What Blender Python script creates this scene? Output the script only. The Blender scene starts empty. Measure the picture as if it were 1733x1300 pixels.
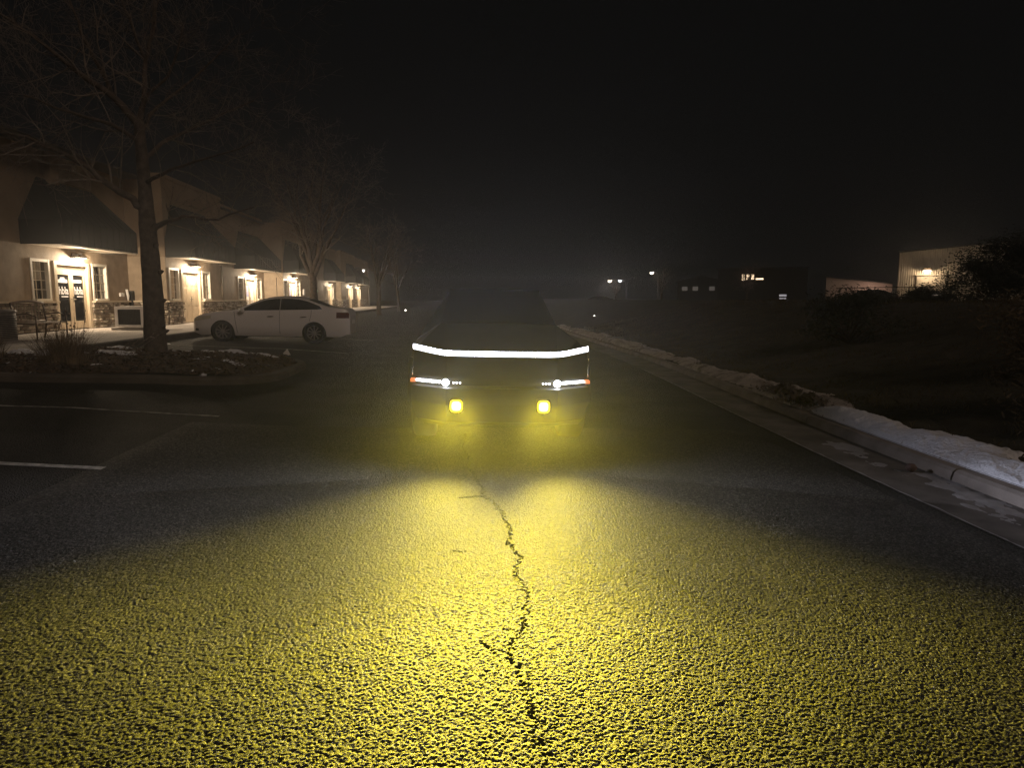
import bpy, math, random
import numpy as np
from mathutils import Vector, Matrix, noise as mnoise

random.seed(11)
C = bpy.context.scene.collection
sc = bpy.context.scene
PI = math.pi
R = math.radians

# ------------------------------------------------------------------ helpers
OFF = {}


def tag(o, label=None, cat=None, group=None, kind=None):
    if label: o['label'] = label
    if cat: o['category'] = cat
    if group: o['group'] = group
    if kind: o['kind'] = kind
    return o


def thing(name, label, cat, loc=(0, 0, 0), rot=(0, 0, 0), group=None, local=False):
    """Empty at the base of a thing; parts given in world metres unless local."""
    o = bpy.data.objects.new(name, None)
    o.empty_display_size = 0.2
    C.objects.link(o)
    o.location = loc
    o.rotation_euler = rot
    OFF[o.name] = (0, 0, 0) if local else tuple(loc)
    return tag(o, label, cat, group)


class MB:
    def __init__(s):
        s.v = []; s.f = []; s.smooth = []

    def poly(s, pts, smooth=False):
        n = len(s.v); s.v += [tuple(p) for p in pts]
        s.f.append(tuple(range(n, n + len(pts)))); s.smooth.append(smooth)
        return s

    def box(s, x0, x1, y0, y1, z0, z1):
        n = len(s.v)
        s.v += [(x0, y0, z0), (x1, y0, z0), (x1, y1, z0), (x0, y1, z0),
                (x0, y0, z1), (x1, y0, z1), (x1, y1, z1), (x0, y1, z1)]
        for f in ((3, 2, 1, 0), (4, 5, 6, 7), (0, 1, 5, 4), (1, 2, 6, 5), (2, 3, 7, 6), (3, 0, 4, 7)):
            s.f.append(tuple(n + i for i in f)); s.smooth.append(False)
        return s

    def cbox(s, x0, x1, y0, y1, z0, z1, c):
        """box with chamfered edges (c) on every vertical edge and the top"""
        prof = [(x0 + c, y0), (x1 - c, y0), (x1, y0 + c), (x1, y1 - c), (x1 - c, y1), (x0 + c, y1), (x0, y1 - c), (x0, y0 + c)]
        cx, cy = (x0 + x1) / 2, (y0 + y1) / 2
        kx = 1 - 2 * c / max(x1 - x0, 1e-6); ky = 1 - 2 * c / max(y1 - y0, 1e-6)
        top = [(cx + (x - cx) * kx, cy + (y - cy) * ky) for x, y in prof]
        s.loft([[(x, y, z0) for x, y in prof], [(x, y, z1 - c) for x, y in prof], [(x, y, z1) for x, y in top]], cap=True)
        return s

    def loft(s, rings, closed=True, cap=False, smooth=False):
        n = len(s.v); m = len(rings[0])
        for r in rings: s.v += [tuple(p) for p in r]
        for i in range(len(rings) - 1):
            for j in range(m if closed else m - 1):
                k = (j + 1) % m
                s.f.append((n + i * m + j, n + i * m + k, n + (i + 1) * m + k, n + (i + 1) * m + j)); s.smooth.append(smooth)
        if cap:
            s.f.append(tuple(n + j for j in reversed(range(m)))); s.smooth.append(False)
            l = n + (len(rings) - 1) * m
            s.f.append(tuple(l + j for j in range(m))); s.smooth.append(False)
        return s

    def tube(s, pts, rad, n=6, cap=True, smooth=True):
        pts = [Vector(p) for p in pts]
        if not isinstance(rad, (list, tuple)): rad = [rad] * len(pts)
        rings = []; ref = Vector((0.31, 0.17, 0.93))
        for i, p in enumerate(pts):
            d = (pts[min(i + 1, len(pts) - 1)] - pts[max(i - 1, 0)])
            d = d.normalized() if d.length > 1e-9 else Vector((0, 0, 1))
            a = d.cross(ref)
            if a.length < 0.15: a = d.cross(Vector((1, 0, 0)))
            a.normalize(); b = d.cross(a).normalized()
            rings.append([p + (a * math.cos(t) + b * math.sin(t)) * rad[i] for t in [2 * PI * k / n for k in range(n)]])
        return s.loft(rings, cap=cap, smooth=smooth)

    def lathe(s, prof, c, axis='z', n=20, smooth=True, cap=False):
        """prof: (radius, height) pairs about c along axis"""
        rings = []
        for r, h in prof:
            ring = []
            for k in range(n):
                a = 2 * PI * k / n; u, w = r * math.cos(a), r * math.sin(a)
                if axis == 'z': ring.append((c[0] + u, c[1] + w, c[2] + h))
                elif axis == 'y': ring.append((c[0] + w, c[1] + h, c[2] + u))
                else: ring.append((c[0] + h, c[1] + u, c[2] + w))
            rings.append(ring)
        return s.loft(rings, cap=cap, smooth=smooth)

    def grid(s, pts, smooth=True):
        return s.loft(pts, closed=False, smooth=smooth)

    def build(s, name, m, parent=None, root=None):
        off = OFF.get((root or parent).name, (0, 0, 0)) if parent else (0, 0, 0)
        me = bpy.data.meshes.new(name)
        me.from_pydata([(x - off[0], y - off[1], z - off[2]) for x, y, z in s.v], [], s.f)
        me.polygons.foreach_set('use_smooth', s.smooth)
        me.materials.append(m); me.update()
        o = bpy.data.objects.new(name, me); C.objects.link(o)
        if parent:
            o.parent = parent
            OFF[o.name] = off
        return o


def copy_tree(o, parent=None):
    c = o.copy(); C.objects.link(c)
    if parent: c.parent = parent
    for ch in list(o.children): copy_tree(ch, c)
    return c


def fbm(x, y, z=0.0, o=4):
    a, t, f = 1.0, 0.0, 1.0
    for _ in range(o):
        t += a * mnoise.noise(Vector((x * f, y * f, z + 7.3 * f))); a *= 0.5; f *= 2.03
    return t


def lerp_tab(tab, x):
    if x <= tab[0][0]: return tab[0][1]
    for (a, b), (c, d) in zip(tab, tab[1:]):
        if x <= c: return b + (d - b) * (x - a) / (c - a)
    return tab[-1][1]


def sst(a, b, x):
    t = min(1, max(0, (x - a) / (b - a))); return t * t * (3 - 2 * t)


# ------------------------------------------------------------------ materials
def nm(name):
    m = bpy.data.materials.new(name); m.use_nodes = True
    nt = m.node_tree
    return m, nt, nt.nodes['Principled BSDF']


def mat(name, col, rough=0.6, metal=0.0, vary=0.25, scale=6.0, bump=0.0, bscale=40.0, spec=0.5, coat=0.0):
    m, nt, b = nm(name)
    b.inputs['Roughness'].default_value = rough; b.inputs['Metallic'].default_value = metal
    b.inputs['Specular IOR Level'].default_value = spec
    if coat: b.inputs['Coat Weight'].default_value = coat; b.inputs['Coat Roughness'].default_value = 0.06
    tc = nt.nodes.new('ShaderNodeTexCoord')
    n = nt.nodes.new('ShaderNodeTexNoise'); n.inputs['Scale'].default_value = scale; n.inputs['Detail'].default_value = 6
    nt.links.new(tc.outputs['Object'], n.inputs['Vector'])
    r = nt.nodes.new('ShaderNodeValToRGB')
    r.color_ramp.elements[0].position = 0.3; r.color_ramp.elements[1].position = 0.72
    r.color_ramp.elements[0].color = (*[c * (1 - vary) for c in col], 1)
    r.color_ramp.elements[1].color = (*[min(1, c * (1 + vary)) for c in col], 1)
    nt.links.new(n.outputs['Fac'], r.inputs['Fac']); nt.links.new(r.outputs['Color'], b.inputs['Base Color'])
    if bump:
        n2 = nt.nodes.new('ShaderNodeTexNoise'); n2.inputs['Scale'].default_value = bscale; n2.inputs['Detail'].default_value = 5
        nt.links.new(tc.outputs['Object'], n2.inputs['Vector'])
        bp = nt.nodes.new('ShaderNodeBump'); bp.inputs['Strength'].default_value = bump; bp.inputs['Distance'].default_value = 0.02
        nt.links.new(n2.outputs['Fac'], bp.inputs['Height']); nt.links.new(bp.outputs['Normal'], b.inputs['Normal'])
    return m


def emat(name, col, strength, sample=False):
    m, nt, b = nm(name)
    m.cycles.emission_sampling = 'FRONT' if sample else 'NONE'
    b.inputs['Base Color'].default_value = (0.5, 0.5, 0.5, 1)
    b.inputs['Emission Color'].default_value = (*col, 1); b.inputs['Emission Strength'].default_value = strength
    n = nt.nodes.new('ShaderNodeTexNoise'); n.inputs['Scale'].default_value = 30
    mr = nt.nodes.new('ShaderNodeMapRange'); mr.inputs['To Min'].default_value = strength * 0.85; mr.inputs['To Max'].default_value = strength * 1.15
    nt.links.new(n.outputs['Fac'], mr.inputs['Value']); nt.links.new(mr.outputs['Result'], b.inputs['Emission Strength'])
    return m


def asphalt():
    m, nt, b = nm('asphalt')
    L = nt.links; N = nt.nodes
    tc = N.new('ShaderNodeTexCoord')
    # warp so the stones do not look like a lattice
    v1 = N.new('ShaderNodeTexVoronoi'); v1.inputs['Scale'].default_value = 70; v1.feature = 'SMOOTH_F1'; v1.inputs['Smoothness'].default_value = 0.2
    v2 = N.new('ShaderNodeTexVoronoi'); v2.inputs['Scale'].default_value = 140
    n0 = N.new('ShaderNodeTexNoise'); n0.inputs['Scale'].default_value = 45; n0.inputs['Detail'].default_value = 4
    n1 = N.new('ShaderNodeTexNoise'); n1.inputs['Scale'].default_value = 0.9; n1.inputs['Detail'].default_value = 6
    for n in (v1, v2, n0, n1): L.new(tc.outputs['Object'], n.inputs['Vector'])
    inv = N.new('ShaderNodeMath'); inv.operation = 'MULTIPLY'; inv.inputs[1].default_value = -1.0
    L.new(v1.outputs['Distance'], inv.inputs[0])
    a = N.new('ShaderNodeMath'); a.operation = 'MULTIPLY_ADD'; a.inputs[1].default_value = -0.35
    L.new(v2.outputs['Distance'], a.inputs[0]); L.new(inv.outputs[0], a.inputs[2])
    c = N.new('ShaderNodeMath'); c.operation = 'MULTIPLY_ADD'; c.inputs[1].default_value = 0.55
    L.new(n0.outputs['Fac'], c.inputs[0]); L.new(a.outputs[0], c.inputs[2])
    bp = N.new('ShaderNodeBump'); bp.inputs['Strength'].default_value = 1.0; bp.inputs['Distance'].default_value = 0.02
    L.new(c.outputs[0], bp.inputs['Height']); L.new(bp.outputs['Normal'], b.inputs['Normal'])
    # stone colours, pits, larger wear
    r = N.new('ShaderNodeValToRGB'); r.color_ramp.elements[0].color = (0.075, 0.072, 0.068, 1); r.color_ramp.elements[1].color = (0.02, 0.02, 0.02, 1)
    r.color_ramp.elements[0].position = 0.2; r.color_ramp.elements[1].position = 0.75
    L.new(v1.outputs['Distance'], r.inputs['Fac'])
    mx = N.new('ShaderNodeMix'); mx.data_type = 'RGBA'; mx.blend_type = 'MULTIPLY'; mx.inputs['Factor'].default_value = 0.8
    r2 = N.new('ShaderNodeValToRGB'); r2.color_ramp.elements[0].color = (0.62, 0.62, 0.62, 1); r2.color_ramp.elements[1].color = (1.25, 1.25, 1.25, 1)
    r2.color_ramp.elements[0].position = 0.35; r2.color_ramp.elements[1].position = 0.68
    L.new(n1.outputs['Fac'], r2.inputs['Fac']); L.new(r.outputs['Color'], mx.inputs['A']); L.new(r2.outputs['Color'], mx.inputs['B'])
    L.new(mx.outputs['Result'], b.inputs['Base Color'])
    b.inputs['Roughness'].default_value = 0.75; b.inputs['Specular IOR Level'].default_value = 0.2
    return m


def chipseal():
    """worn asphalt seen close: stones of many greys set in dark binder, with faint stains"""
    m, nt, b = nm('chipseal'); L = nt.links; N = nt.nodes
    tc = N.new('ShaderNodeTexCoord')
    v = N.new('ShaderNodeTexVoronoi'); v.inputs['Scale'].default_value = 88
    n1 = N.new('ShaderNodeTexNoise'); n1.inputs['Scale'].default_value = 0.8; n1.inputs['Detail'].default_value = 7
    n2 = N.new('ShaderNodeTexNoise'); n2.inputs['Scale'].default_value = 230; n2.inputs['Detail'].default_value = 3
    for n in (v, n1, n2): L.new(tc.outputs['Object'], n.inputs['Vector'])
    sp = N.new('ShaderNodeSeparateColor'); L.new(v.outputs['Color'], sp.inputs['Color'])
    r = N.new('ShaderNodeValToRGB')
    for k, (p, c) in enumerate(((0.0, (0.012, 0.012, 0.012)), (0.35, (0.03, 0.029, 0.028)), (0.7, (0.06, 0.057, 0.053)), (1.0, (0.135, 0.125, 0.115)))):
        e = r.color_ramp.elements[k] if k < 2 else r.color_ramp.elements.new(p)
        e.position = p; e.color = (*c, 1)
    L.new(sp.outputs['Red'], r.inputs['Fac'])
    r2 = N.new('ShaderNodeValToRGB'); r2.color_ramp.elements[0].color = (0.7, 0.7, 0.7, 1); r2.color_ramp.elements[1].color = (1.2, 1.2, 1.2, 1)
    r2.color_ramp.elements[0].position = 0.36; r2.color_ramp.elements[1].position = 0.66; L.new(n1.outputs['Fac'], r2.inputs['Fac'])
    mx = N.new('ShaderNodeMix'); mx.data_type = 'RGBA'; mx.blend_type = 'MULTIPLY'; mx.inputs['Factor'].default_value = 1.0
    L.new(r.outputs['Color'], mx.inputs['A']); L.new(r2.outputs['Color'], mx.inputs['B']); L.new(mx.outputs['Result'], b.inputs['Base Color'])
    bp = N.new('ShaderNodeBump'); bp.inputs['Strength'].default_value = 0.5; bp.inputs['Distance'].default_value = 0.006
    L.new(n2.outputs['Fac'], bp.inputs['Height']); L.new(bp.outputs['Normal'], b.inputs['Normal'])
    b.inputs['Roughness'].default_value = 0.7; b.inputs['Specular IOR Level'].default_value = 0.25
    return m


def siding(name, col):
    """painted vertical board siding: fine grooves every 0.3 m"""
    m, nt, b = nm(name); L = nt.links; N = nt.nodes
    tc = N.new('ShaderNodeTexCoord'); sep = N.new('ShaderNodeSeparateXYZ'); L.new(tc.outputs['Object'], sep.inputs[0])
    md = N.new('ShaderNodeMath'); md.operation = 'PINGPONG'; md.inputs[1].default_value = 0.31
    L.new(sep.outputs['Y'], md.inputs[0])
    gt = N.new('ShaderNodeMath'); gt.operation = 'GREATER_THAN'; gt.inputs[1].default_value = 0.012; L.new(md.outputs[0], gt.inputs[0])
    n = N.new('ShaderNodeTexNoise'); n.inputs['Scale'].default_value = 3; n.inputs['Detail'].default_value = 8; L.new(tc.outputs['Object'], n.inputs['Vector'])
    r = N.new('ShaderNodeValToRGB'); r.color_ramp.elements[0].color = (*[c * 0.78 for c in col], 1); r.color_ramp.elements[1].color = (*[c * 1.12 for c in col], 1)
    r.color_ramp.elements[0].position = 0.3; r.color_ramp.elements[1].position = 0.7
    L.new(n.outputs['Fac'], r.inputs['Fac']); L.new(r.outputs['Color'], b.inputs['Base Color'])
    n2 = N.new('ShaderNodeTexNoise'); n2.inputs['Scale'].default_value = 60; n2.inputs['Detail'].default_value = 4; L.new(tc.outputs['Object'], n2.inputs['Vector'])
    ad = N.new('ShaderNodeMath'); ad.operation = 'MULTIPLY_ADD'; ad.inputs[1].default_value = 0.35; L.new(n2.outputs['Fac'], ad.inputs[0]); L.new(gt.outputs[0], ad.inputs[2])
    bp = N.new('ShaderNodeBump'); bp.inputs['Strength'].default_value = 0.5; bp.inputs['Distance'].default_value = 0.012
    L.new(ad.outputs[0], bp.inputs['Height']); L.new(bp.outputs['Normal'], b.inputs['Normal'])
    b.inputs['Roughness'].default_value = 0.75
    return m


def stonemat():
    m, nt, b = nm('ledge_stone'); L = nt.links; N = nt.nodes
    g = N.new('ShaderNodeNewGeometry')
    r = N.new('ShaderNodeValToRGB'); r.color_ramp.elements[0].color = (0.16, 0.115, 0.075, 1); r.color_ramp.elements[1].color = (0.62, 0.53, 0.41, 1)
    e = r.color_ramp.elements.new(0.5); e.color = (0.3, 0.23, 0.155, 1)
    L.new(g.outputs['Random Per Island'], r.inputs['Fac'])
    tc = N.new('ShaderNodeTexCoord'); n = N.new('ShaderNodeTexNoise'); n.inputs['Scale'].default_value = 25; n.inputs['Detail'].default_value = 6
    L.new(tc.outputs['Object'], n.inputs['Vector'])
    mx = N.new('ShaderNodeMix'); mx.data_type = 'RGBA'; mx.blend_type = 'OVERLAY'; mx.inputs['Factor'].default_value = 0.5
    L.new(r.outputs['Color'], mx.inputs['A']); L.new(n.outputs['Color'], mx.inputs['B'])
    hs = N.new('ShaderNodeHueSaturation'); hs.inputs['Saturation'].default_value = 0.8
    L.new(mx.outputs['Result'], hs.inputs['Color']); L.new(hs.outputs['Color'], b.inputs['Base Color'])
    bp = N.new('ShaderNodeBump'); bp.inputs['Strength'].default_value = 0.8; bp.inputs['Distance'].default_value = 0.02
    L.new(n.outputs['Fac'], bp.inputs['Height']); L.new(bp.outputs['Normal'], b.inputs['Normal'])
    b.inputs['Roughness'].default_value = 0.85
    return m


def panemat():
    m, nt, b = nm('window_glass'); L = nt.links; N = nt.nodes
    out = N['Material Output']
    t = N.new('ShaderNodeBsdfTransparent'); t.inputs['Color'].default_value = (0.75, 0.76, 0.74, 1)
    g = N.new('ShaderNodeBsdfGlossy'); g.inputs['Roughness'].default_value = 0.03
    fr = N.new('ShaderNodeFresnel'); fr.inputs['IOR'].default_value = 1.6
    tc = N.new('ShaderNodeTexCoord'); n = N.new('ShaderNodeTexNoise'); n.inputs['Scale'].default_value = 2.5
    L.new(tc.outputs['Object'], n.inputs['Vector'])
    bp = N.new('ShaderNodeBump'); bp.inputs['Strength'].default_value = 0.05; L.new(n.outputs['Fac'], bp.inputs['Height']); L.new(bp.outputs['Normal'], g.inputs['Normal'])
    mx = N.new('ShaderNodeMixShader'); L.new(fr.outputs[0], mx.inputs[0]); L.new(t.outputs[0], mx.inputs[1]); L.new(g.outputs[0], mx.inputs[2])
    L.new(mx.outputs[0], out.inputs['Surface'])
    return m


def snowmat(name, col, dirt, a, b_):
    m, nt, b = nm(name); L = nt.links; N = nt.nodes
    tc = N.new('ShaderNodeTexCoord')
    n1 = N.new('ShaderNodeTexNoise'); n1.inputs['Scale'].default_value = 3.2; n1.inputs['Detail'].default_value = 9; n1.inputs['Roughness'].default_value = 0.68
    n2 = N.new('ShaderNodeTexNoise'); n2.inputs['Scale'].default_value = 24; n2.inputs['Detail'].default_value = 6
    v = N.new('ShaderNodeTexVoronoi'); v.inputs['Scale'].default_value = 34
    for n in (n1, n2, v): L.new(tc.outputs['Object'], n.inputs['Vector'])
    r = N.new('ShaderNodeValToRGB'); r.color_ramp.elements[0].position = a; r.color_ramp.elements[1].position = b_
    r.color_ramp.elements[0].color = (*col, 1); r.color_ramp.elements[1].color = (*dirt, 1); L.new(n1.outputs['Fac'], r.inputs['Fac'])
    r2 = N.new('ShaderNodeValToRGB'); r2.color_ramp.elements[0].position = 0.03; r2.color_ramp.elements[1].position = 0.09; r2.color_ramp.elements[0].color = (0.25, 0.2, 0.17, 1)
    L.new(v.outputs['Distance'], r2.inputs['Fac'])
    mx = N.new('ShaderNodeMix'); mx.data_type = 'RGBA'; mx.blend_type = 'MULTIPLY'; mx.inputs['Factor'].default_value = 0.7
    L.new(r.outputs['Color'], mx.inputs['A']); L.new(r2.outputs['Color'], mx.inputs['B']); L.new(mx.outputs['Result'], b.inputs['Base Color'])
    bp = N.new('ShaderNodeBump'); bp.inputs['Strength'].default_value = 1.0; bp.inputs['Distance'].default_value = 0.035
    L.new(n2.outputs['Fac'], bp.inputs['Height']); L.new(bp.outputs['Normal'], b.inputs['Normal']); b.inputs['Roughness'].default_value = 0.6
    return m


M = {
    'asphalt': asphalt(),
    'chipseal': chipseal(),
    'ground': mat('dry_ground', (0.045, 0.036, 0.025), 0.95, vary=0.5, scale=1.5, bump=0.8, bscale=14),
    'verge': mat('verge_soil', (0.04, 0.034, 0.022), 0.95, vary=0.5, scale=2.0, bump=1.0, bscale=18),
    'concrete': mat('concrete', (0.33, 0.3, 0.27), 0.85, vary=0.22, scale=2.2, bump=0.35, bscale=90),
    'gutter': mat('gutter_concrete', (0.15, 0.135, 0.125), 0.8, vary=0.45, scale=2.6, bump=0.4, bscale=70),
    'kerb': mat('kerb_concrete', (0.25, 0.215, 0.19), 0.85, vary=0.3, scale=3.0, bump=0.4, bscale=80),
    'oldkerb': mat('dark_kerb_concrete', (0.085, 0.07, 0.058), 0.9, vary=0.3, scale=3.0, bump=0.4, bscale=80),
    'walk': mat('sidewalk_concrete', (0.5, 0.45, 0.41), 0.85, vary=0.16, scale=1.4, bump=0.25, bscale=90),
    'crack': mat('crack_black', (0.004, 0.004, 0.004), 1.0, spec=0.0, vary=0.3),
    'paint': mat('road_paint', (0.55, 0.54, 0.5), 0.7, vary=0.45, scale=14, bump=0.7, bscale=70),
    'paintworn': mat('worn_road_paint', (0.38, 0.37, 0.35), 0.8, vary=0.7, scale=9, bump=0.7, bscale=70),
    'snow': snowmat('snow', (0.82, 0.82, 0.87), (0.3, 0.27, 0.25), 0.60, 0.72),
    'dirtysnow': snowmat('dirty_snow', (0.56, 0.5, 0.47), (0.12, 0.09, 0.07), 0.44, 0.66),
    'ice': mat('gutter_ice', (0.34, 0.33, 0.34), 0.45, vary=0.4, scale=5, bump=0.5, bscale=24),
    'mulch': mat('mulch', (0.075, 0.052, 0.036), 0.95, vary=0.55, scale=18, bump=1.0, bscale=40),
    'chip': mat('bark_chip', (0.12, 0.082, 0.055), 0.9, vary=0.5, scale=9),
    'bark': mat('bark', (0.09, 0.068, 0.052), 0.9, vary=0.4, scale=8, bump=1.0, bscale=16),
    'twig': mat('twig_bark', (0.2, 0.16, 0.13), 0.85, vary=0.35, scale=9),
    'drygrass': mat('dry_grass', (0.2, 0.145, 0.085), 0.8, vary=0.4, scale=5),
    'weed': mat('verge_grass', (0.085, 0.066, 0.034), 0.9, vary=0.5, scale=3),
    'leaf': mat('evergreen_leaf', (0.014, 0.018, 0.01), 0.8, vary=0.5, scale=2),
    'bush': mat('brown_bush', (0.095, 0.066, 0.035), 0.85, vary=0.5, scale=3),
    'siding': siding('beige_siding', (0.36, 0.28, 0.2)),
    'stucco': mat('upper_stucco', (0.25, 0.185, 0.125), 0.9, vary=0.14, scale=1.2, bump=0.4, bscale=60),
    'trim': mat('cream_trim', (0.62, 0.53, 0.4), 0.55, vary=0.1, scale=5),
    'whitetrim': mat('white_trim', (0.74, 0.7, 0.62), 0.5, vary=0.1, scale=5),
    'soffit': mat('soffit', (0.62, 0.55, 0.44), 0.7, vary=0.1, scale=4),
    'awning': mat('dark_green_metal', (0.007, 0.011, 0.0095), 0.75, vary=0.3, scale=2),
    'stone': stonemat(),
    'mortar': mat('mortar', (0.1, 0.085, 0.065), 0.95, vary=0.3, scale=12),
    'door': mat('beige_door', (0.56, 0.46, 0.33), 0.5, vary=0.1, scale=4),
    'darkglass': mat('dark_glass', (0.01, 0.01, 0.011), 0.06, vary=0.3, scale=2, spec=0.6),
    'pane': panemat(),
    'room': mat('dark_room', (0.03, 0.024, 0.018), 0.9, vary=0.3),
    'curtain': mat('curtain', (0.4, 0.3, 0.2), 0.85, vary=0.25, scale=7),
    'blind': mat('glowing_blind_slats', (0.6, 0.45, 0.3), 0.6, vary=0.12, scale=4),
    'brass': mat('steel_handle', (0.7, 0.68, 0.62), 0.25, metal=1.0, vary=0.1),
    'letter': mat('white_vinyl', (0.82, 0.82, 0.85), 0.5, vary=0.05),
    'lampmetal': mat('lamp_metal', (0.12, 0.09, 0.06), 0.45, metal=0.6, vary=0.2),
    'whitemetal': mat('white_enamel', (0.84, 0.82, 0.8), 0.45, vary=0.08, scale=3),
    'greymetal': mat('grey_metal', (0.22, 0.2, 0.185), 0.5, metal=0.4, vary=0.3, scale=8, bump=0.4, bscale=60),
    'blackgrille': mat('black_grille', (0.012, 0.013, 0.012), 0.55, vary=0.4),
    'iron': mat('bench_iron', (0.1, 0.07, 0.05), 0.5, metal=0.5, vary=0.3),
    'slat': mat('bench_slat', (0.42, 0.33, 0.26), 0.6, vary=0.2, scale=8),
    'white_paint': mat('white_car_paint', (0.8, 0.75, 0.72), 0.3, vary=0.02, scale=1, coat=0.6),
    'dark_paint': mat('dark_car_paint', (0.02, 0.02, 0.022), 0.25, vary=0.05, coat=0.8),
    'carglass': mat('car_glass', (0.008, 0.009, 0.01), 0.08, vary=0.1, spec=0.35),
    'rubber': mat('rubber', (0.014, 0.014, 0.014), 0.8, vary=0.3, bump=0.3),
    'alloy': mat('alloy_rim', (0.55, 0.52, 0.5), 0.3, metal=0.7, vary=0.08),
    'blackplastic': mat('black_plastic', (0.014, 0.014, 0.015), 0.6, vary=0.2, bump=0.2, bscale=120),
    'lens': mat('headlamp_lens', (0.6, 0.56, 0.42), 0.12, vary=0.15, coat=0.8),
    'redlens': mat('tail_lens', (0.1, 0.008, 0.008), 0.15, vary=0.15, coat=0.8),
    'chrome': mat('chrome', (0.75, 0.73, 0.7), 0.12, metal=1.0, vary=0.05),
    'steel': mat('brushed_steel', (0.035, 0.035, 0.037), 0.65, metal=0.3, vary=0.1, scale=4, spec=0.25),
    'metalwall': mat('metal_siding', (0.46, 0.39, 0.3), 0.55, vary=0.1, scale=0.8),
    'pinkwall': mat('pale_metal_siding', (0.42, 0.34, 0.3), 0.6, vary=0.12, scale=0.6),
    'roofmetal': mat('roof_metal', (0.04, 0.04, 0.042), 0.5, vary=0.2),
    'brickfar': mat('far_wall', (0.02, 0.017, 0.014), 0.9, vary=0.2),
    'paper': mat('paper', (0.65, 0.6, 0.55), 0.8, vary=0.1),
    'rock': mat('rock', (0.13, 0.085, 0.075), 0.9, vary=0.4, scale=20, bump=0.7),
}

for k_, e_, st_ in (('curtain', (1.0, 0.66, 0.38), 0.10), ('blind', (1.0, 0.58, 0.28), 0.22)):  # emission stands in for the light falling on curtain and slats
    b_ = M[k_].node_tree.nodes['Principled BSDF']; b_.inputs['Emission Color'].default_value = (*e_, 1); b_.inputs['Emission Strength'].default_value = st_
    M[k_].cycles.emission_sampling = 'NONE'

# ------------------------------------------------------------------ tuning
BAR = 450.0
FOG_W = 7200.0
HEAD_W = 260.0
HAZE = 0.0016
SUN = 0.34
LAMP_W = 400.0

# ------------------------------------------------------------------ terrain profile
Z_LEFT = [(-8.6, 0.42), (-7.5, 0.355), (-6.5, 0.31), (-5.0, 0.25), (-4.0, 0.17), (-3.0, 0.10), (-2.0, 0.05), (-1.0, 0.015), (0.0, 0.0), (1.0, -0.012), (3.9, -0.085)]


def zroad(x):
    return lerp_tab(Z_LEFT, x)


def shift(y):
    return 0.62 * sst(3.0, 20.0, y)


def zverge(x, y):
    """ground to the right of the kerb: a low bank"""
    t = x - 4.72 - shift(y)
    return 0.03 + 1.5 * sst(0.6, 9.0, t) - 0.75 * sst(11.0, 17.0, t) + 0.05 * fbm(x * 0.5, y * 0.5) * sst(0.2, 2.5, t)


YS = [-14 + i * 1.0 for i in range(14)] + [i * 0.5 for i in range(0, 81)] + [42 + i * 3 for i in range(30)] + [140, 170, 210, 260, 330, 400]
YS = sorted(set(YS))


def strip(name, m, cols, ys=YS, smooth=True):
    """cols: list of functions y -> (x, z)"""
    mb = MB(); mb.grid([[(f(y)[0], y, f(y)[1]) for f in cols] for y in ys], smooth)
    mb.f = [tuple(f) for f in mb.f]
    return tag(mb.build(name, m), kind='structure')


# one base sheet to the horizon
gx = [-400, -200, -90, -40, -20, -13.0, -8.7, -8, -6, -4, -2, 0, 2, 3.9, 4.9, 5.5, 6, 7, 8, 9, 10, 12, 14, 17, 22, 40, 90, 200, 400]


def zbase(x, y):
    if x < -8.65: return 0.40
    if x < 4.95: return zroad(x) - 0.03 if x <= 3.9 else -0.16
    return zverge(x, y) if x > 5.75 else -0.16


mb = MB(); mb.grid([[(x, y, zbase(x, y)) for x in gx] for y in YS])
tag(mb.build('ground', M['ground']), kind='structure')

rx = sorted(set([a for a, _ in Z_LEFT] + [-8.5, 2.0, 3.0, 3.88]))
rx = [x for x in rx if -8.55 <= x <= 3.89]
mb = MB(); mb.grid([[((x if x < 3.8 else 3.88 + shift(y) * 1.0), y, zroad(x)) for x in rx] for y in YS])
tag(mb.build('road', M['asphalt']), kind='structure')

# gutter pan and kerb on the right, with joints
strip('gutter', M['gutter'], [lambda y: (3.87 + shift(y), -0.081 + 0.006), lambda y: (4.2 + shift(y), -0.088), lambda y: (4.63 + shift(y), -0.082)])
mb = MB()
y = -6.0
while y < 120:
    L_ = 3.0 if y < 40 else 10.0
    a, b = y + 0.012, y + L_ - 0.012
    rings = []
    for k in range(5):
        yy = a + (b - a) * k / 4; s_ = shift(yy)
        rings.append([(4.60 + s_, yy, -0.2), (4.612 + s_, yy, -0.05), (4.63 + s_, yy, 0.005), (4.665 + s_, yy, 0.032), (4.76 + s_, yy, 0.036), (4.775 + s_, yy, 0.02), (4.775 + s_, yy, -0.2)])
    mb.loft(rings, closed=True, cap=True)
    y += L_
kerb_r = tag(mb.build('kerb', M['kerb']), kind='structure')

# verge (bank) behind the kerb
vx = [0.05, 0.3, 0.6, 0.9, 1.3, 1.8, 2.4, 3.2, 4.2, 5.5, 7, 9, 11, 14, 20, 35, 60, 120]
mb = MB(); mb.grid([[(4.72 + shift(y) + t, y, zverge(4.72 + shift(y) + t, y) + (0.05 * fbm(t * 2.3, y * 2.3, 3) if 0.3 < t < 8 else 0) + 0.01) for t in vx] for y in YS])
tag(mb.build('verge', M['verge']), kind='structure')

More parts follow.
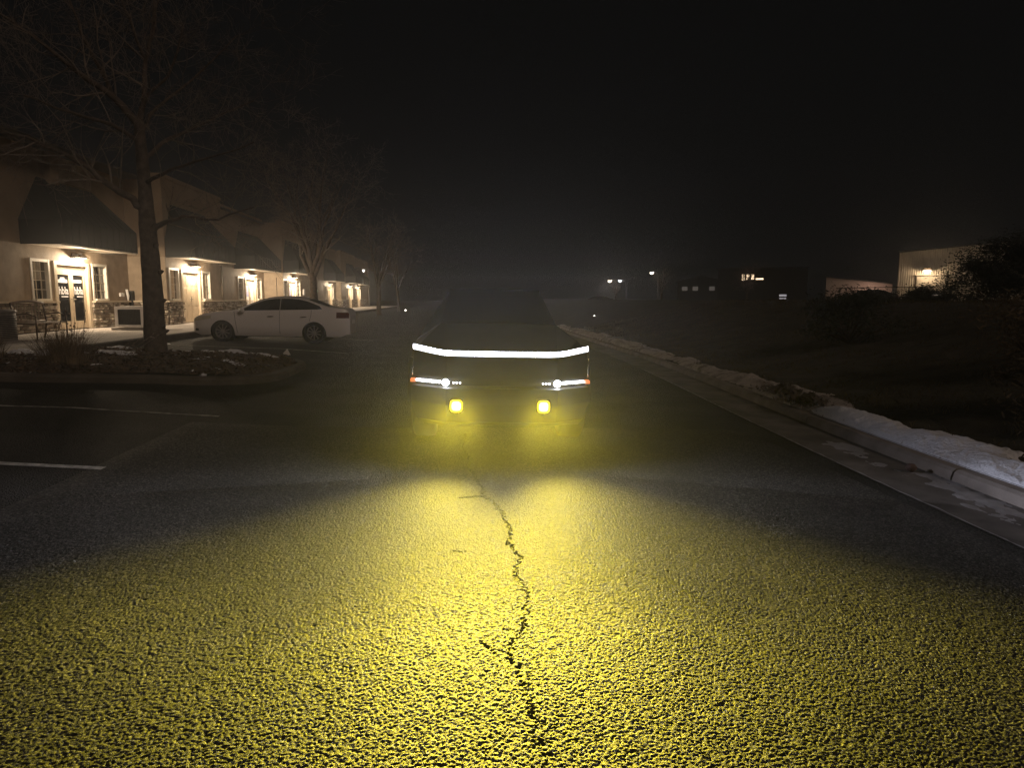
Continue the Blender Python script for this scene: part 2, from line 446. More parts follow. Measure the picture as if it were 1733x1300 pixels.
# sidewalk on the left with kerb
mb = MB()
y = 8.0
while y < 100:
    mb.box(-13.6, -8.72, y + 0.006, y + 1.494, 0.3, 0.585 + random.uniform(-0.003, 0.003)); y += 1.5
tag(mb.build('sidewalk', M['walk']), kind='structure')
mb = MB(); y = 8.0
while y < 100:
    mb.loft([[(-8.5, yy, 0.25), (-8.515, yy, 0.55), (-8.545, yy, 0.585), (-8.71, yy, 0.59), (-8.71, yy, 0.25)] for yy in (y + 0.01, y + 2.99)], cap=True); y += 3
tag(mb.build('sidewalk_kerb', M['oldkerb']), kind='structure')


# planting island kerb and mulch
def island_outline(inset=0.0):
    x0, x1, y0, y1, r = -8.5, -3.35 - inset, 11.55 + inset, 16.5 - inset, 1.7 - inset * 0.5
    pts = [(x0, y0 - 0.55)]
    for k in range(9):
        x = x0 + (x1 - r - x0) * (k + 1) / 9; pts.append((x, y0 - 0.55 * (1 - (k + 1) / 9)))
    for k in range(1, 9):
        a = -PI / 2 + PI / 2 * k / 8; pts.append((x1 - r + r * math.cos(a), y0 + r + r * math.sin(a)))
    for k in range(0, 9):
        a = PI / 2 * k / 8; pts.append((x1 - r + r * math.cos(a), y1 - r + r * math.sin(a)))
    for k in range(1, 6):
        pts.append((x1 - r + (x0 - x1 + r) * k / 5, y1))
    return pts


o1, o2, o3 = island_outline(), island_outline(0.04), island_outline(0.16)
mb = MB()
mb.loft([[(x, y, zroad(x) - 0.03) for x, y in o1], [(x, y, zroad(x) + 0.09) for x, y in o1], [(x, y, zroad(x) + 0.13) for x, y in o2],
         [(x, y, zroad(x) + 0.135) for x, y in o3], [(x, y, zroad(x) + 0.02) for x, y in o3]], closed=False)
tag(mb.build('island_kerb', M['oldkerb']), kind='structure')


def island_in(x, y):
    if x > -3.55 or y < 11.72 - 0.55 * max(0, min(1, (-5 - x) / 3.5)) or y > 16.3: return False
    dx, dy = x - (-5.05), 0
    if x > -5.05:
        if y < 13.25: dy = y - 13.25
        elif y > 14.8: dy = y - 14.8
        return dx * dx + dy * dy < 1.5 ** 2
    return True


def zisl(x, y):
    return zroad(x) + 0.11 + 0.10 * sst(0, 1.2, min(y - 11.2, 16.4 - y, (-3.5 - x))) + 0.035 * fbm(x * 2.2, y * 2.2, 1)


mb = MB(); n = 70
cells = {}
for i in range(n + 1):
    for j in range(n + 1):
        x = -8.52 + 5.05 * i / n; y = 11.0 + 5.4 * j / n
        cells[i, j] = len(mb.v); mb.v.append((x, y, zisl(x, y)))
for i in range(n):
    for j in range(n):
        x = -8.52 + 5.05 * (i + .5) / n; y = 11.0 + 5.4 * (j + .5) / n
        if island_in(x, y): mb.f.append((cells[i, j], cells[i + 1, j], cells[i + 1, j + 1], cells[i, j + 1])); mb.smooth.append(True)
tag(mb.build('island_ground', M['mulch']), kind='structure')
mb = MB()
for _ in range(5200):
    x, y = random.uniform(-8.45, -3.6), random.uniform(11.1, 16.3)
    if not island_in(x, y): continue
    z = zisl(x, y) + 0.012; a = random.uniform(0, 2 * PI); l = random.uniform(0.015, 0.06); w = random.uniform(0.006, 0.018); t = random.uniform(-0.7, 0.7)
    u = Vector((math.cos(a) * l, math.sin(a) * l, l * t)); v = Vector((-math.sin(a) * w, math.cos(a) * w, random.uniform(-0.01, 0.01))); p = Vector((x, y, z))
    mb.poly([p - u - v, p + u - v, p + u + v, p - u + v])
tag(mb.build('bark_mulch', M['chip']), 'loose brown bark mulch covering the kerbed tree island', 'mulch', kind='stuff')


# snow: height fields that dip under the ground where there is none
def snow_field(name, x0, x1, y0, y1, nx, ny, hf, m, label, smooth=True):
    mb = MB(); idx = {}
    for i in range(nx + 1):
        for j in range(ny + 1):
            x = x0 + (x1 - x0) * i / nx; y = y0 + (y1 - y0) * j / ny
            idx[i, j] = (x, y) + hf(x, y)
    vid = {}

    def gid(i, j):
        if (i, j) not in vid:
            x, y, z, h = idx[i, j]; vid[i, j] = len(mb.v); mb.v.append((x, y, z + h))
        return vid[i, j]
    for i in range(nx):
        for j in range(ny):
            if max(idx[a][3] for a in ((i, j), (i + 1, j), (i + 1, j + 1), (i, j + 1))) > -0.004:
                mb.f.append((gid(i, j), gid(i + 1, j), gid(i + 1, j + 1), gid(i, j + 1))); mb.smooth.append(smooth)
    return tag(mb.build(name, m), label, 'snow', kind='stuff')


def snow_right(x, y):
    t = x - 4.74 - shift(y)
    w = lerp_tab([(2, 1.15), (6.4, 1.0), (8, 0.7), (9.5, 0.4)], y)
    w *= 1 + 0.45 * fbm(y * 1.1, 3.3) + 0.15 * fbm(y * 4, 1.3)
    c = t / w
    h = 0.16 * (1 - (2 * c - 0.85) ** 2) + 0.055 * fbm(x * 2.4, y * 1.5, 2) + 0.012 * fbm(x * 9, y * 9, 4) - 0.02
    h *= 1 - sst(8.6, 10.0, y)
    if t < 0.05: h = min(h, 0.03 - (0.05 - t) * 2)
    return (max(zverge(x, y), 0.03), h - 0.3 * sst(1.0, 1.3, c) - 0.05 * sst(8.8, 10, y))


snow_field('snow', 4.7, 6.6, 1.5, 10.2, 95, 400, snow_right, M['snow'], 'clean white snow bank piled along the kerb on the bank side')


def snow_far(x, y):
    t = x - 4.74 - shift(y)
    w = lerp_tab([(8, 0.55), (11, 1.1), (15, 0.9), (22, 0.7), (40, 0.8)], y)
    w *= 1 + 0.6 * fbm(y * 0.5, 8.3) + 0.25 * fbm(y * 2, 5.3)
    c = t / max(w, .1)
    h = 0.10 * (1 - (2 * c - 0.9) ** 2) + 0.10 * fbm(x * 1.8, y * 0.9, 9) + 0.015 * fbm(x * 8, y * 8, 4)
    if t < 0.04: h = min(h, 0.02 - (0.04 - t) * 2)
    return (max(zverge(x, y), 0.03), h - 0.3 * sst(1.0, 1.3, c) - 0.06 * (1 - sst(8.2, 9.4, y)) - 0.1 * sst(34, 44, y))


snow_field('dirty_snow', 4.7, 6.9, 7.8, 44, 70, 520, snow_far, M['dirtysnow'], 'dirty brown old snow strip trailing away along the kerb')


def ice_g(x, y):
    h = 0.02 * fbm(x * 2.2, y * 0.8, 13) + 0.008 * fbm(x * 9, y * 6, 3) + 0.014 * (1 - ((x - shift(y) - 4.42) / 0.24) ** 2) - 0.004
    return (-0.086, min(h, 0.03) - 0.04 * sst(7.5, 9, y))


snow_field('gutter_ice', 3.95, 4.75, 1.5, 9.2, 40, 300, ice_g, M['ice'], 'thin grey ice and snow lying in the concrete gutter')


def snow_isl(x, y):
    if not island_in(x, y) and x > -8.3: return (zroad(x), -0.05)
    h = 0.05 * fbm(x * 1.7, y * 1.7, 21) + 0.02 * fbm(x * 7, y * 7, 2) - 0.03
    for cx, cy, rx_, ry_, k in ((-8.1, 13.7, 1.0, 0.55, 0.075), (-6.9, 14.3, 0.5, 0.4, 0.045), (-4.9, 15.6, 1.0, 0.32, 0.075), (-7.6, 15.9, 0.9, 0.35, 0.06), (-5.9, 15.9, 0.5, 0.25, 0.06)):
        h += k * max(0, 1 - ((x - cx) / rx_) ** 2 - ((y - cy) / ry_) ** 2)
    return (zisl(x, y), h)


snow_field('island_snow', -8.5, -3.6, 11.2, 16.35, 150, 160, snow_isl, M['snow'], 'thin patches of snow lying on the mulch of the tree island')


def snow_lot(x, y):
    h = -0.03 + 0.02 * fbm(x * 2.5, y * 2.5, 31)
    for cx, cy, rx_, ry_ in ((-7.9, 17.6, 0.55, 0.5), (-8.25, 19.2, 0.3, 0.9)):
        h += 0.055 * max(0, 1 - ((x - cx) / rx_) ** 2 - ((y - cy) / ry_) ** 2)
    return (zroad(x), h)


snow_field('lot_snow', -8.5, -7.2, 16.9, 20.5, 60, 120, snow_lot, M['snow'], 'small leftover snow patch on the lot against the dark sidewalk kerb')


# ------------------------------------------------------------------ markings, cracks
def ribbon(mb, pts, zoff, wmin, wmax, jag=0.0):
    L_, Rr = [], []
    for i, (x, y) in enumerate(pts):
        a = Vector(pts[min(i + 1, len(pts) - 1)]) - Vector(pts[max(i - 1, 0)])
        nrm = Vector((-a.y, a.x)).normalized(); w = random.uniform(wmin, wmax) / 2
        if i in (0, len(pts) - 1): w *= 0.15
        L_.append((x + nrm.x * w, y + nrm.y * w)); Rr.append((x - nrm.x * w * random.uniform(.6, 1.3), y - nrm.y * w))
    mb.grid([[(x, y, zroad(x) + zoff) for x, y in (l, r)] for l, r in zip(L_, Rr)], smooth=False)


def jagged(ctrl, step=0.025, amp=0.02):
    out = []
    for (x0, y0), (x1, y1) in zip(ctrl, ctrl[1:]):
        n = max(2, int(math.hypot(x1 - x0, y1 - y0) / step))
        for k in range(n):
            t = k / n; out.append((x0 + (x1 - x0) * t + amp * fbm((x0 + t) * 9, (y0 + (y1 - y0) * t) * 9, 5), y0 + (y1 - y0) * t + amp * 0.5 * random.uniform(-1, 1)))
    out.append(ctrl[-1]); return out


random.seed(3)
main = [(0.30, 1.5), (0.30, 1.7), (0.28, 2.24), (0.262, 2.5), (0.25, 2.83), (0.20, 2.98), (0.245, 3.1), (0.31, 3.26), (0.36, 3.65), (0.31, 3.95), (0.37, 4.15), (0.31, 4.4), (0.335, 4.75), (0.30, 5.1), (0.25, 5.4), (0.17, 5.55), (0.175, 5.8), (0.12, 6.1), (0.08, 6.5), (0.09, 6.9), (0.02, 7.4), (0.05, 8.2)]
cracks = [(jagged(main, .012, .03), .0085), (jagged([(0.20, 2.98), (0.12, 3.02), (0.08, 3.1)], .012), .008), (jagged([(0.17, 5.55), (0.06, 5.52), (-0.02, 5.5)], .012), .011), (jagged([(0.0, 4.28), (-0.07, 4.3)], .012), .010), (jagged([(0.26, 2.5), (0.31, 2.45), (0.35, 2.42)], .012), .006), (jagged([(0.31, 3.26), (0.27, 3.2), (0.2, 3.22)], .012), .006)]
pits = [(0.215, 2.92, 0.016), (0.105, 3.05, 0.02), (0.245, 2.72, 0.017), (0.285, 2.33, 0.02), (0.31, 2.27, 0.018), (1.0, 2.9, 0.012), (-0.75, 3.3, 0.014), (-1.2, 2.6, 0.013), (0.62, 3.4, 0.01), (-0.4, 2.45, 0.013), (1.25, 3.9, 0.014), (-1.7, 3.6, 0.016), (2.2, 5.2, 0.03), (2.35, 5.15, 0.02)]


def stone_field(x, y, cell, seed, amp):
    """height of a bed of rounded stones, one per jittered cell"""
    rs = np.random.RandomState(seed); T = 1024
    jx, jy, am, sz = rs.rand(T, T), rs.rand(T, T), rs.rand(T, T), rs.rand(T, T)
    gx_, gy_ = np.floor(x / cell).astype(int), np.floor(y / cell).astype(int)
    h = np.full(x.shape, -0.35)
    for dx in (-1, 0, 1):
        for dy in (-1, 0, 1):
            i, j = (gx_ + dx) % T, (gy_ + dy) % T
            px, py = (gx_ + dx + jx[i, j]) * cell, (gy_ + dy + jy[i, j]) * cell
            r = cell * (0.45 + 0.38 * sz[i, j])
            q = 1 - ((x - px) ** 2 + (y - py) ** 2) / r ** 2
            h = np.maximum(h, np.where(q > 0, np.sqrt(np.maximum(q, 0)) * (0.45 + 0.55 * am[i, j]) * np.where(am[i, j] < 0.13, 0.1, 1.0), -0.35))
    return h * amp


ny_, nx_ = 860, 1500
yv = 1.55 * (8.6 / 1.55) ** (np.arange(ny_) / (ny_ - 1))
uv = np.linspace(-1, 1, nx_)
Yg = np.repeat(yv[:, None], nx_, 1); Xg = 0.2 + uv[None, :] * 3.55 + 0 * Yg
wob = np.random.RandomState(4).rand(*Xg.shape)
hh = stone_field(Xg, Yg, 0.0102, 1, 0.0035) + 0.5 * stone_field(Xg, Yg, 0.0062, 2, 0.0024) + 0.0012 * wob
low = 0.004 * np.sin(Xg * 2.1 + 1.7 * np.sin(Yg * 1.3)) * np.sin(Yg * 1.9 + np.sin(Xg * 2.7))
hh = hh + 0.0035 + low
for pl, wd in cracks:
    P_ = np.array(pl)
    m = (Xg > P_[:, 0].min() - .04) & (Xg < P_[:, 0].max() + .04) & (Yg > P_[:, 1].min() - .04) & (Yg < P_[:, 1].max() + .04)
    xs, ys_ = Xg[m], Yg[m]; d = np.full(xs.shape, 9.0)
    for k in range(0, len(P_), 200):
        q = P_[k:k + 200]; d = np.minimum(d, np.sqrt(((xs[:, None] - q[None, :, 0]) ** 2 + ((ys_[:, None] - q[None, :, 1]) * .8) ** 2).min(1)))
    w_ = wd * (0.6 + 0.8 * np.abs(np.sin(ys_ * 7) * np.cos(ys_ * 17 + 1))) * np.clip(ys_ / 4.2, 0.62, 1.05)
    hh[m] = np.where(d < w_ * .46, np.minimum(hh[m], -0.022), hh[m] - 0.02 * np.clip(1.2 - d / w_, 0, 1))
for cx, cy_, r in [(a, b, c * .55) for a, b, c in pits]: hh -= 0.02 * np.clip(1.3 - np.sqrt((Xg - cx) ** 2 + (Yg - cy_) ** 2) / r, 0, 1)
edge = np.minimum(np.minimum((1 - np.abs(uv))[None, :] * 12, (8.6 - Yg) * 2.0), (Yg - 1.55) * 12); edge = np.clip(edge, 0, 1)
hh = 0.0015 + (hh - 0.0015) * edge
zb_ = np.interp(Xg, [a for a, _ in Z_LEFT], [b for _, b in Z_LEFT])
co_ = np.stack([Xg, Yg, zb_ + hh], -1).reshape(-1, 3).astype(np.float32)
me = bpy.data.meshes.new('road_surface')
idx = np.arange(ny_ * nx_).reshape(ny_, nx_)
fq = np.stack([idx[:-1, :-1], idx[:-1, 1:], idx[1:, 1:], idx[1:, :-1]], -1).reshape(-1)
nf = fq.size // 4
me.vertices.add(len(co_)); me.vertices.foreach_set('co', co_.ravel())
me.loops.add(fq.size); me.loops.foreach_set('vertex_index', fq.astype(np.int32))
me.polygons.add(nf); me.polygons.foreach_set('loop_start', np.arange(0, fq.size, 4, dtype=np.int32)); me.polygons.foreach_set('use_smooth', np.ones(nf, bool))
me.update(calc_edges=True); me.validate()
me.materials.append(M['chipseal'])
o = bpy.data.objects.new('road_surface', me); C.objects.link(o); tag(o, kind='structure')
mb = MB(); ribbon(mb, [p for p in cracks[0][0] if p[1] > 8.0], 0.004, 0.004, 0.016)
tag(mb.build('road_crack', M['crack']), kind='structure')
# seam where the asphalt meets the gutter
mb = MB()
pts = [(3.885 + shift(1.5 + k * 0.06) + 0.012 * fbm(k * 0.35, 1.2), 1.5 + k * 0.06) for k in range(250)]
ribbon(mb, pts, 0.0, 0.006, 0.024)
mb.v = [(x, y, -0.072) for x, y, z in mb.v]
tag(mb.build('road_seam', M['ice']), kind='structure')


def stall(y, x1, w, m):
    mb = MB(); n = 40
    ring = []
    for k in range(n + 1):
        x = -8.4 + (x1 + 8.4) * k / n; e = 0.008 * fbm(x * 6, y, 3)
        ring.append([(x, y - w / 2 + e, zroad(x) + 0.004), (x, y + w / 2 + e * 0.6, zroad(x) + 0.004)])
    mb.grid(ring, smooth=False)
    return tag(mb.build('parking_line', m), kind='structure')


stall(6.28, -3.24, 0.10, M['paint']); stall(9.05, -3.17, 0.08, M['paintworn'])
stall(19.4, -3.2, 0.10, M['paintworn']); stall(3.5, -3.2, 0.1, M['paint']); stall(25.1, -3.2, 0.1, M['paintworn'])


# ------------------------------------------------------------------ office row
def point(name, loc, col, w, rad, parent=None, spot=None, rot=None, blend=0.4):
    l = bpy.data.lights.new(name, 'SPOT' if spot else 'POINT'); l.color = col; l.energy = w; l.shadow_soft_size = rad
    if spot: l.spot_size = R(spot); l.spot_blend = blend
    o = bpy.data.objects.new(name, l); C.objects.link(o)
    if parent:
        off = OFF.get(parent.name, (0, 0, 0)); o.parent = parent
        loc = tuple(a - b for a, b in zip(loc, off))
    o.location = loc
    if rot: o.rotation_euler = rot
    return o


def beam_pattern(o, up=1.0, pts=None):
    """fog lamp optics: flat cut-off, strongest just under the horizontal, weaker towards the road at its feet"""
    l = o.data; l.use_nodes = True; nt = l.node_tree
    em = next(n for n in nt.nodes if n.type == 'EMISSION')
    tc = nt.nodes.new('ShaderNodeTexCoord'); sp = nt.nodes.new('ShaderNodeSeparateXYZ'); nt.links.new(tc.outputs['Normal'], sp.inputs[0])
    dn = nt.nodes.new('ShaderNodeMath'); dn.operation = 'MULTIPLY'; dn.inputs[1].default_value = -1.0; nt.links.new(sp.outputs['Y'], dn.inputs[0])
    mr = nt.nodes.new('ShaderNodeFloatCurve'); c = mr.mapping.curves[0]
    pts = pts or [(0.0, 0.012), (0.36, 0.014), (0.42, 0.08), (0.47, 0.18), (0.5, 0.26), (0.535, 0.75), (0.55, 1.0), (0.564, 0.66), (0.586, 0.22), (0.622, 0.095), (0.68, 0.044), (0.73, 0.027), (0.77, 0.014), (1.0, 0.006)]
    pts = [(a, b * up if a < 0.51 else b) for a, b in pts]
    c.points[0].location = pts[0]; c.points[1].location = pts[-1]
    for p in pts[1:-1]: c.points.new(*p)
    mr.mapping.update()
    ad = nt.nodes.new('ShaderNodeMath'); ad.operation = 'MULTIPLY_ADD'; ad.inputs[1].default_value = 0.5; ad.inputs[2].default_value = 0.5
    nt.links.new(dn.outputs[0], ad.inputs[0]); nt.links.new(ad.outputs[0], mr.inputs['Value']); nt.links.new(mr.outputs['Value'], em.inputs['Strength'])


BULB = emat('lamp_bulb', (1.0, 0.86, 0.66), 9.0)
GLOWPANE = emat('glowing_door_glass', (1.0, 0.82, 0.55), 0.75)  # glow put into the glass of doors bright under their wall lamp
BLUEPOSTER = emat('glowing_poster', (0.16, 0.2, 0.75), 0.35)  # print glows by itself in place of light falling on it
ZF, ZSILL, ZD, ZW = 0.6, 1.58, 2.8, 2.87


def stones(mb, x, y0, y1, z0, z1, flip=False, along='y'):
    """irregular ledge stones standing proud of a wall plane"""
    z = z0
    while z < z1 - 0.01:
        h = min(random.uniform(0.055, 0.13), z1 - z)
        if z1 - z - h < 0.04: h = z1 - z
        a = y0 - random.uniform(0, 0.04)
        while a < y1 - 0.005:
            w = random.uniform(0.1, 0.34); b = min(a + w, y1 + random.uniform(-0.02, 0.03))
            if y1 - b < 0.07: b = y1 + random.uniform(-0.015, 0.03)
            p = random.uniform(0.025, 0.13); g = random.uniform(0.003, 0.012)
            if along == 'y': q = [(x, a + g, z + g), (x, b - g, z + g), (x, b - g, z + h - g), (x, a + g, z + h - g)]; d = Vector((p, 0, 0))
            else: q = [(a + g, x, z + g), (b - g, x, z + g), (b - g, x, z + h - g), (a + g, x, z + h - g)]; d = Vector((0, -p, 0))
            c = sum((Vector(v) for v in q), Vector()) / 4
            top = [c + (Vector(v) - c) * random.uniform(0.7, 0.98) + d * random.uniform(0.75, 1.15) for v in q]
            mb.loft([q, top], cap=True)
            a = b
        z += h


def unit(B, X, y0, y1, dc, kind, awn, ztop=6.42, detail=True, jog=None):
    """one shop unit of the office row: wall plane x=X from y0 to y1, door centre dc"""
    wl = (dc - 2.25, dc - 1.3); dr = (dc - 0.98, dc + 0.98); wr = (dc + 1.28, dc + 2.3)
    T = 0.3
    mb = MB()
    segs = [(y0, wl[0], None), (wl[0], wl[1], (ZSILL, ZW)), (wl[1], dr[0], None), (dr[0], dr[1], (ZF, ZD)), (dr[1], wr[0], None), (wr[0], wr[1], (ZSILL, ZW)), (wr[1], y1, None)]
    for a, b, op in segs:
        if b - a < 0.01: continue
        if op is None: mb.box(X - T, X, a, b, 0.3, 3.3)
        else:
            if op[0] > ZF + 0.1: mb.box(X - T, X, a, b, 0.3, op[0])
            mb.box(X - T, X, a, b, op[1], 3.3)
    mb.build('wall', M['siding'], B)
    mb = MB(); mb.box(X - T, X + 0.012, y0, y1, 3.302, ztop)
    if jog: mb.box(jog + 0.013, X - T - 0.002, y0, y0 + 0.25, 3.302, ztop)
    mb.box(X - T - 0.05, X + 0.06, y0 - 0.01, y1 + 0.01, ztop + 0.002, ztop + 0.14)
    mb.build('upper_wall', M['stucco'], B)
    if jog:
        mb = MB(); mb.box(jog + 0.001, X - T - 0.002, y0, y0 + 0.25, 0.3, 3.3); mb.build('wall', M['siding'], B)
    # stone wainscot: one panel each side of the door
    for q, (a, b) in enumerate(((y0 + 0.02, dr[0] - 0.12), (dr[1] + 0.12, y1 - 0.02))):
        mb = MB(); st = MB(); cp = MB()
        mb.box(X + 0.002, X + 0.045, a, b, 0.55, 1.50)
        stones(st, X + 0.04, a, b, 0.6, 1.49)
        cp.box(X + 0.003, X + 0.16, a, b + 0.02, 1.502, 1.565)
        if jog and q == 0:
            mb.box(jog + 0.08, X, y0 - 0.045, y0 - 0.002, 0.55, 1.50); stones(st, y0 - 0.04, jog + 0.1, X + 0.02, 0.6, 1.49, along='x')
            cp.box(jog + 0.08, X + 0.16, y0 - 0.16, y0 + 0.018, 1.503, 1.564)
        w = mb.build('wainscot', M['mortar'], B); st.build('stone_facing', M['stone'], w); cp.build('sill_cap', M['trim'], w)
    # windows
    for k, (a, b) in enumerate((wl, wr)):
        mb = MB(); t = 0.07
        mb.box(X - 0.1, X + 0.03, a - 0.02, a + t, ZSILL, ZW + 0.02); mb.box(X - 0.1, X + 0.03, b - t, b + 0.02, ZSILL, ZW + 0.02)
        mb.box(X - 0.1, X + 0.028, a + t, b - t, ZW - t, ZW + 0.02); mb.box(X - 0.1, X + 0.09, a + t, b - t, ZSILL - 0.012, ZSILL + 0.06)
        wf = mb.build('window', M['whitetrim'], B)
        mb = MB()
        for i in (1, 2): mb.box(X - 0.075, X - 0.058, a + t + (b - a - 2 * t) * i / 3 - 0.011, a + t + (b - a - 2 * t) * i / 3 + 0.011, ZSILL + 0.06, ZW - t)
        for i in range(1, 4): mb.box(X - 0.074, X - 0.057, a + t, b - t, ZSILL + 0.06 + (ZW - ZSILL - 0.13) * i / 4 - 0.011, ZSILL + 0.06 + (ZW - ZSILL - 0.13) * i / 4 + 0.011)
        mb.build('muntin', M['trim'], wf)
        mb = MB(); mb.poly([(X - 0.087, a + t, ZSILL + 0.06), (X - 0.087, b - t, ZSILL + 0.06), (X - 0.087, b - t, ZW - t), (X - 0.087, a + t, ZW - t)]); mb.build('pane', M['pane'], wf)
        mb = MB(); mb.box(X - 0.42, X - 0.4, a - 0.1, b + 0.1, ZSILL - 0.1, ZW + 0.1); mb.build('dark_interior', M['room'], wf)
        if kind in ('blinds', 'salon') and detail:
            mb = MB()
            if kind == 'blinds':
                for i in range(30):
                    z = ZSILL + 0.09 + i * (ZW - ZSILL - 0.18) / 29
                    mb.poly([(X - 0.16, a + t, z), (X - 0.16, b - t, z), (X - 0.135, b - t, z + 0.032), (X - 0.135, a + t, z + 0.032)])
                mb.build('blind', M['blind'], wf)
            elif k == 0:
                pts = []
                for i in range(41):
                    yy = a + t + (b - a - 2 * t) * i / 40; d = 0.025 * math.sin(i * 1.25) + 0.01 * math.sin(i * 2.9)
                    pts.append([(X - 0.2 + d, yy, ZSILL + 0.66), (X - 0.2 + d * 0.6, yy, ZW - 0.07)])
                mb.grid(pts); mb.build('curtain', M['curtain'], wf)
    # door frame and door
    mb = MB()
    mb.box(X - 0.12, X + 0.04, dr[0] - 0.09, dr[0] + 0.06, ZF, ZD + 0.07); mb.box(X - 0.12, X + 0.04, dr[1] - 0.06, dr[1] + 0.09, ZF, ZD + 0.07)
    mb.box(X - 0.12, X + 0.037, dr[0] + 0.06, dr[1] - 0.06, ZD - 0.05, ZD + 0.07); mb.build('door_frame', M['trim'], B)
    for s in (-1, 1):
        a, b = (dr[0] + 0.065, dc - 0.004) if s < 0 else (dc + 0.004, dr[1] - 0.065)
        mb = MB()
        if kind == 'blinds':
            mb.box(X - 0.1, X - 0.05, a, b, ZF + 0.02, ZD - 0.055)
            for za, zb in ((0.78, 1.25), (1.35, 2.1), (2.2, 2.6)):
                for ya, yb in ((a + 0.1, (a + b) / 2 - 0.03), ((a + b) / 2 + 0.03, b - 0.1)):
                    mb.cbox(X - 0.055, X - 0.043, ya, yb, za, zb, 0.004)
            d = mb.build('door', M['door'], B)
        else:
            ga, gb, gz0, gz1 = a + 0.13, b - 0.13, ZF + 0.28, ZD - 0.36
            mb.box(X - 0.1, X - 0.05, a, ga, ZF + 0.02, ZD - 0.055); mb.box(X - 0.1, X - 0.05, gb, b, ZF + 0.02, ZD - 0.055)
            mb.box(X - 0.1, X - 0.05, ga, gb, ZF + 0.02, gz0); mb.box(X - 0.1, X - 0.05, ga, gb, gz1, ZD - 0.055)
            d = mb.build('door', M['door'], B)
            g = MB(); g.box(X - 0.085, X - 0.07, ga, gb, gz0, gz1)
            g.build('glass', GLOWPANE if kind == 'lit' else M['darkglass'], d)
            if kind == 'lit' and s < 0:
                p = MB(); p.box(X - 0.069, X - 0.064, ga + 0.1, gb - 0.02, 1.75, 2.3); p.build('poster', BLUEPOSTER, d)
            if kind == 'lit':
                p = MB(); p.box(X - 0.069, X - 0.064, ga + 0.04, gb - 0.06, ZF + 0.33, ZF + 0.95)
                p.build('notice', M['paper'], d)
            if kind == 'salon':
                # white vinyl panel with a raised middle, then the lettering and its underline
                p = MB(); x_ = X - 0.0665
                prof = [(ga + 0.03, 2.17), (gb - 0.05, 2.17), (gb - 0.05, 2.27), (gb - 0.2, 2.29), (gb - 0.22, 2.35), (ga + 0.2, 2.35), (ga + 0.18, 2.29), (ga + 0.03, 2.27)] if s < 0 else [(ga + 0.02, 2.18), (gb - 0.1, 2.18), (gb - 0.1, 2.28), (ga + 0.02, 2.28)]
                p.loft([[(x_ - 0.003, u, v) for u, v in prof], [(x_, u, v) for u, v in prof]], cap=True)
                p.build('vinyl_panel', M['letter'], d)
                p = MB(); p.box(x_ - 0.003, x_, ga + 0.2, gb - 0.06, 1.69, 1.73); p.build('underline', M['letter'], d)
                cu = bpy.data.curves.new('lettering', 'FONT'); cu.body = 'hbla'; cu.size = 0.36; cu.extrude = 0.002; cu.offset = 0.008
                tmp = bpy.data.objects.new('lettering', cu); C.objects.link(tmp)
                dg = bpy.context.evaluated_depsgraph_get(); me = bpy.data.meshes.new_from_object(tmp.evaluated_get(dg))
                bpy.data.objects.remove(tmp)
                wd = max(v.co.x for v in me.vertices); k_ = (gb - ga - 0.09) / wd
                off = OFF[B.name]
                for v in me.vertices:
                    q = v.co.copy(); v.co = (x_ - off[0] + q.z, ga + 0.06 + q.x * k_ - off[1], 1.79 + q.y * 1.0 - off[2])
                me.materials.clear(); me.materials.append(M['letter'])
                t_ = bpy.data.objects.new('lettering', me); C.objects.link(t_); t_.parent = d
        h = MB(); hy = b - 0.07 if s < 0 else a + 0.07
        h.tube([(X - 0.05, hy, 1.62), (X + 0.0, hy, 1.62), (X + 0.005, hy + 0.1 * s, 1.62)], 0.012, 8)
        if s > 0: h.box(X - 0.05, X - 0.035, hy - 0.025, hy + 0.025, 1.52, 1.72)
        h.build('handle', M['brass'], d)
    mb = MB(); mb.box(X - 0.42, X - 0.4, dr[0] - 0.1, dr[1] + 0.1, ZF, ZD + 0.1); mb.build('door_dark_backing', M['room'], B)  # dark sheet in place of the unlit room behind the door
    # hood (mansard awning) with soffit
    a0, a1, p, t0, t1 = awn
    zb, zf, zt = 3.28, 4.02, 5.42
    mb = MB()
    mb.poly([(X + p, a0, zb), (X + p, a1, zb), (X + p, a1, zf), (X + p, a0, zf)])
    mb.poly([(X + 0.014, a0, zb), (X + p, a0, zb), (X + p, a0, zf), (X + 0.014, a0, zf)])
    mb.poly([(X + p, a1, zb), (X + 0.014, a1, zb), (X + 0.014, a1, zf), (X + p, a1, zf)])
    mb.poly([(X + p, a0, zf), (X + p, a1, zf), (X + 0.05, t1, zt), (X + 0.05, t0, zt)])
    mb.poly([(X + 0.014, a0, zf), (X + p, a0, zf), (X + 0.05, t0, zt), (X + 0.014, t0, zt)])
    mb.poly([(X + p, a1, zf), (X + 0.014, a1, zf), (X + 0.014, t1, zt), (X + 0.05, t1, zt)])
    # standing seams
    n = 11
    for i in range(n + 1):
        u = i / n; ya = a0 + (a1 - a0) * u; yt = t0 + (t1 - t0) * u
        mb.tube([(X + p + 0.006, ya, zb), (X + p + 0.006, ya, zf), (X + 0.056, yt, zt)], 0.013, 4, smooth=False)
    aw = mb.build('awning', M['awning'], B)
    mb = MB(); mb.box(X + 0.016, X + p - 0.01, a0 + 0.01, a1 - 0.01, zb + 0.02, zb + 0.05)
    mb.box(X + p - 0.1, X + p + 0.012, a0 - 0.012, a1 + 0.012, zb - 0.03, zb + 0.018)
    mb.build('soffit', M['soffit'], aw)
    # wall lamp over the door: box shade open below
    ly, lz = dc + 0.25, 3.02
    mb = MB()
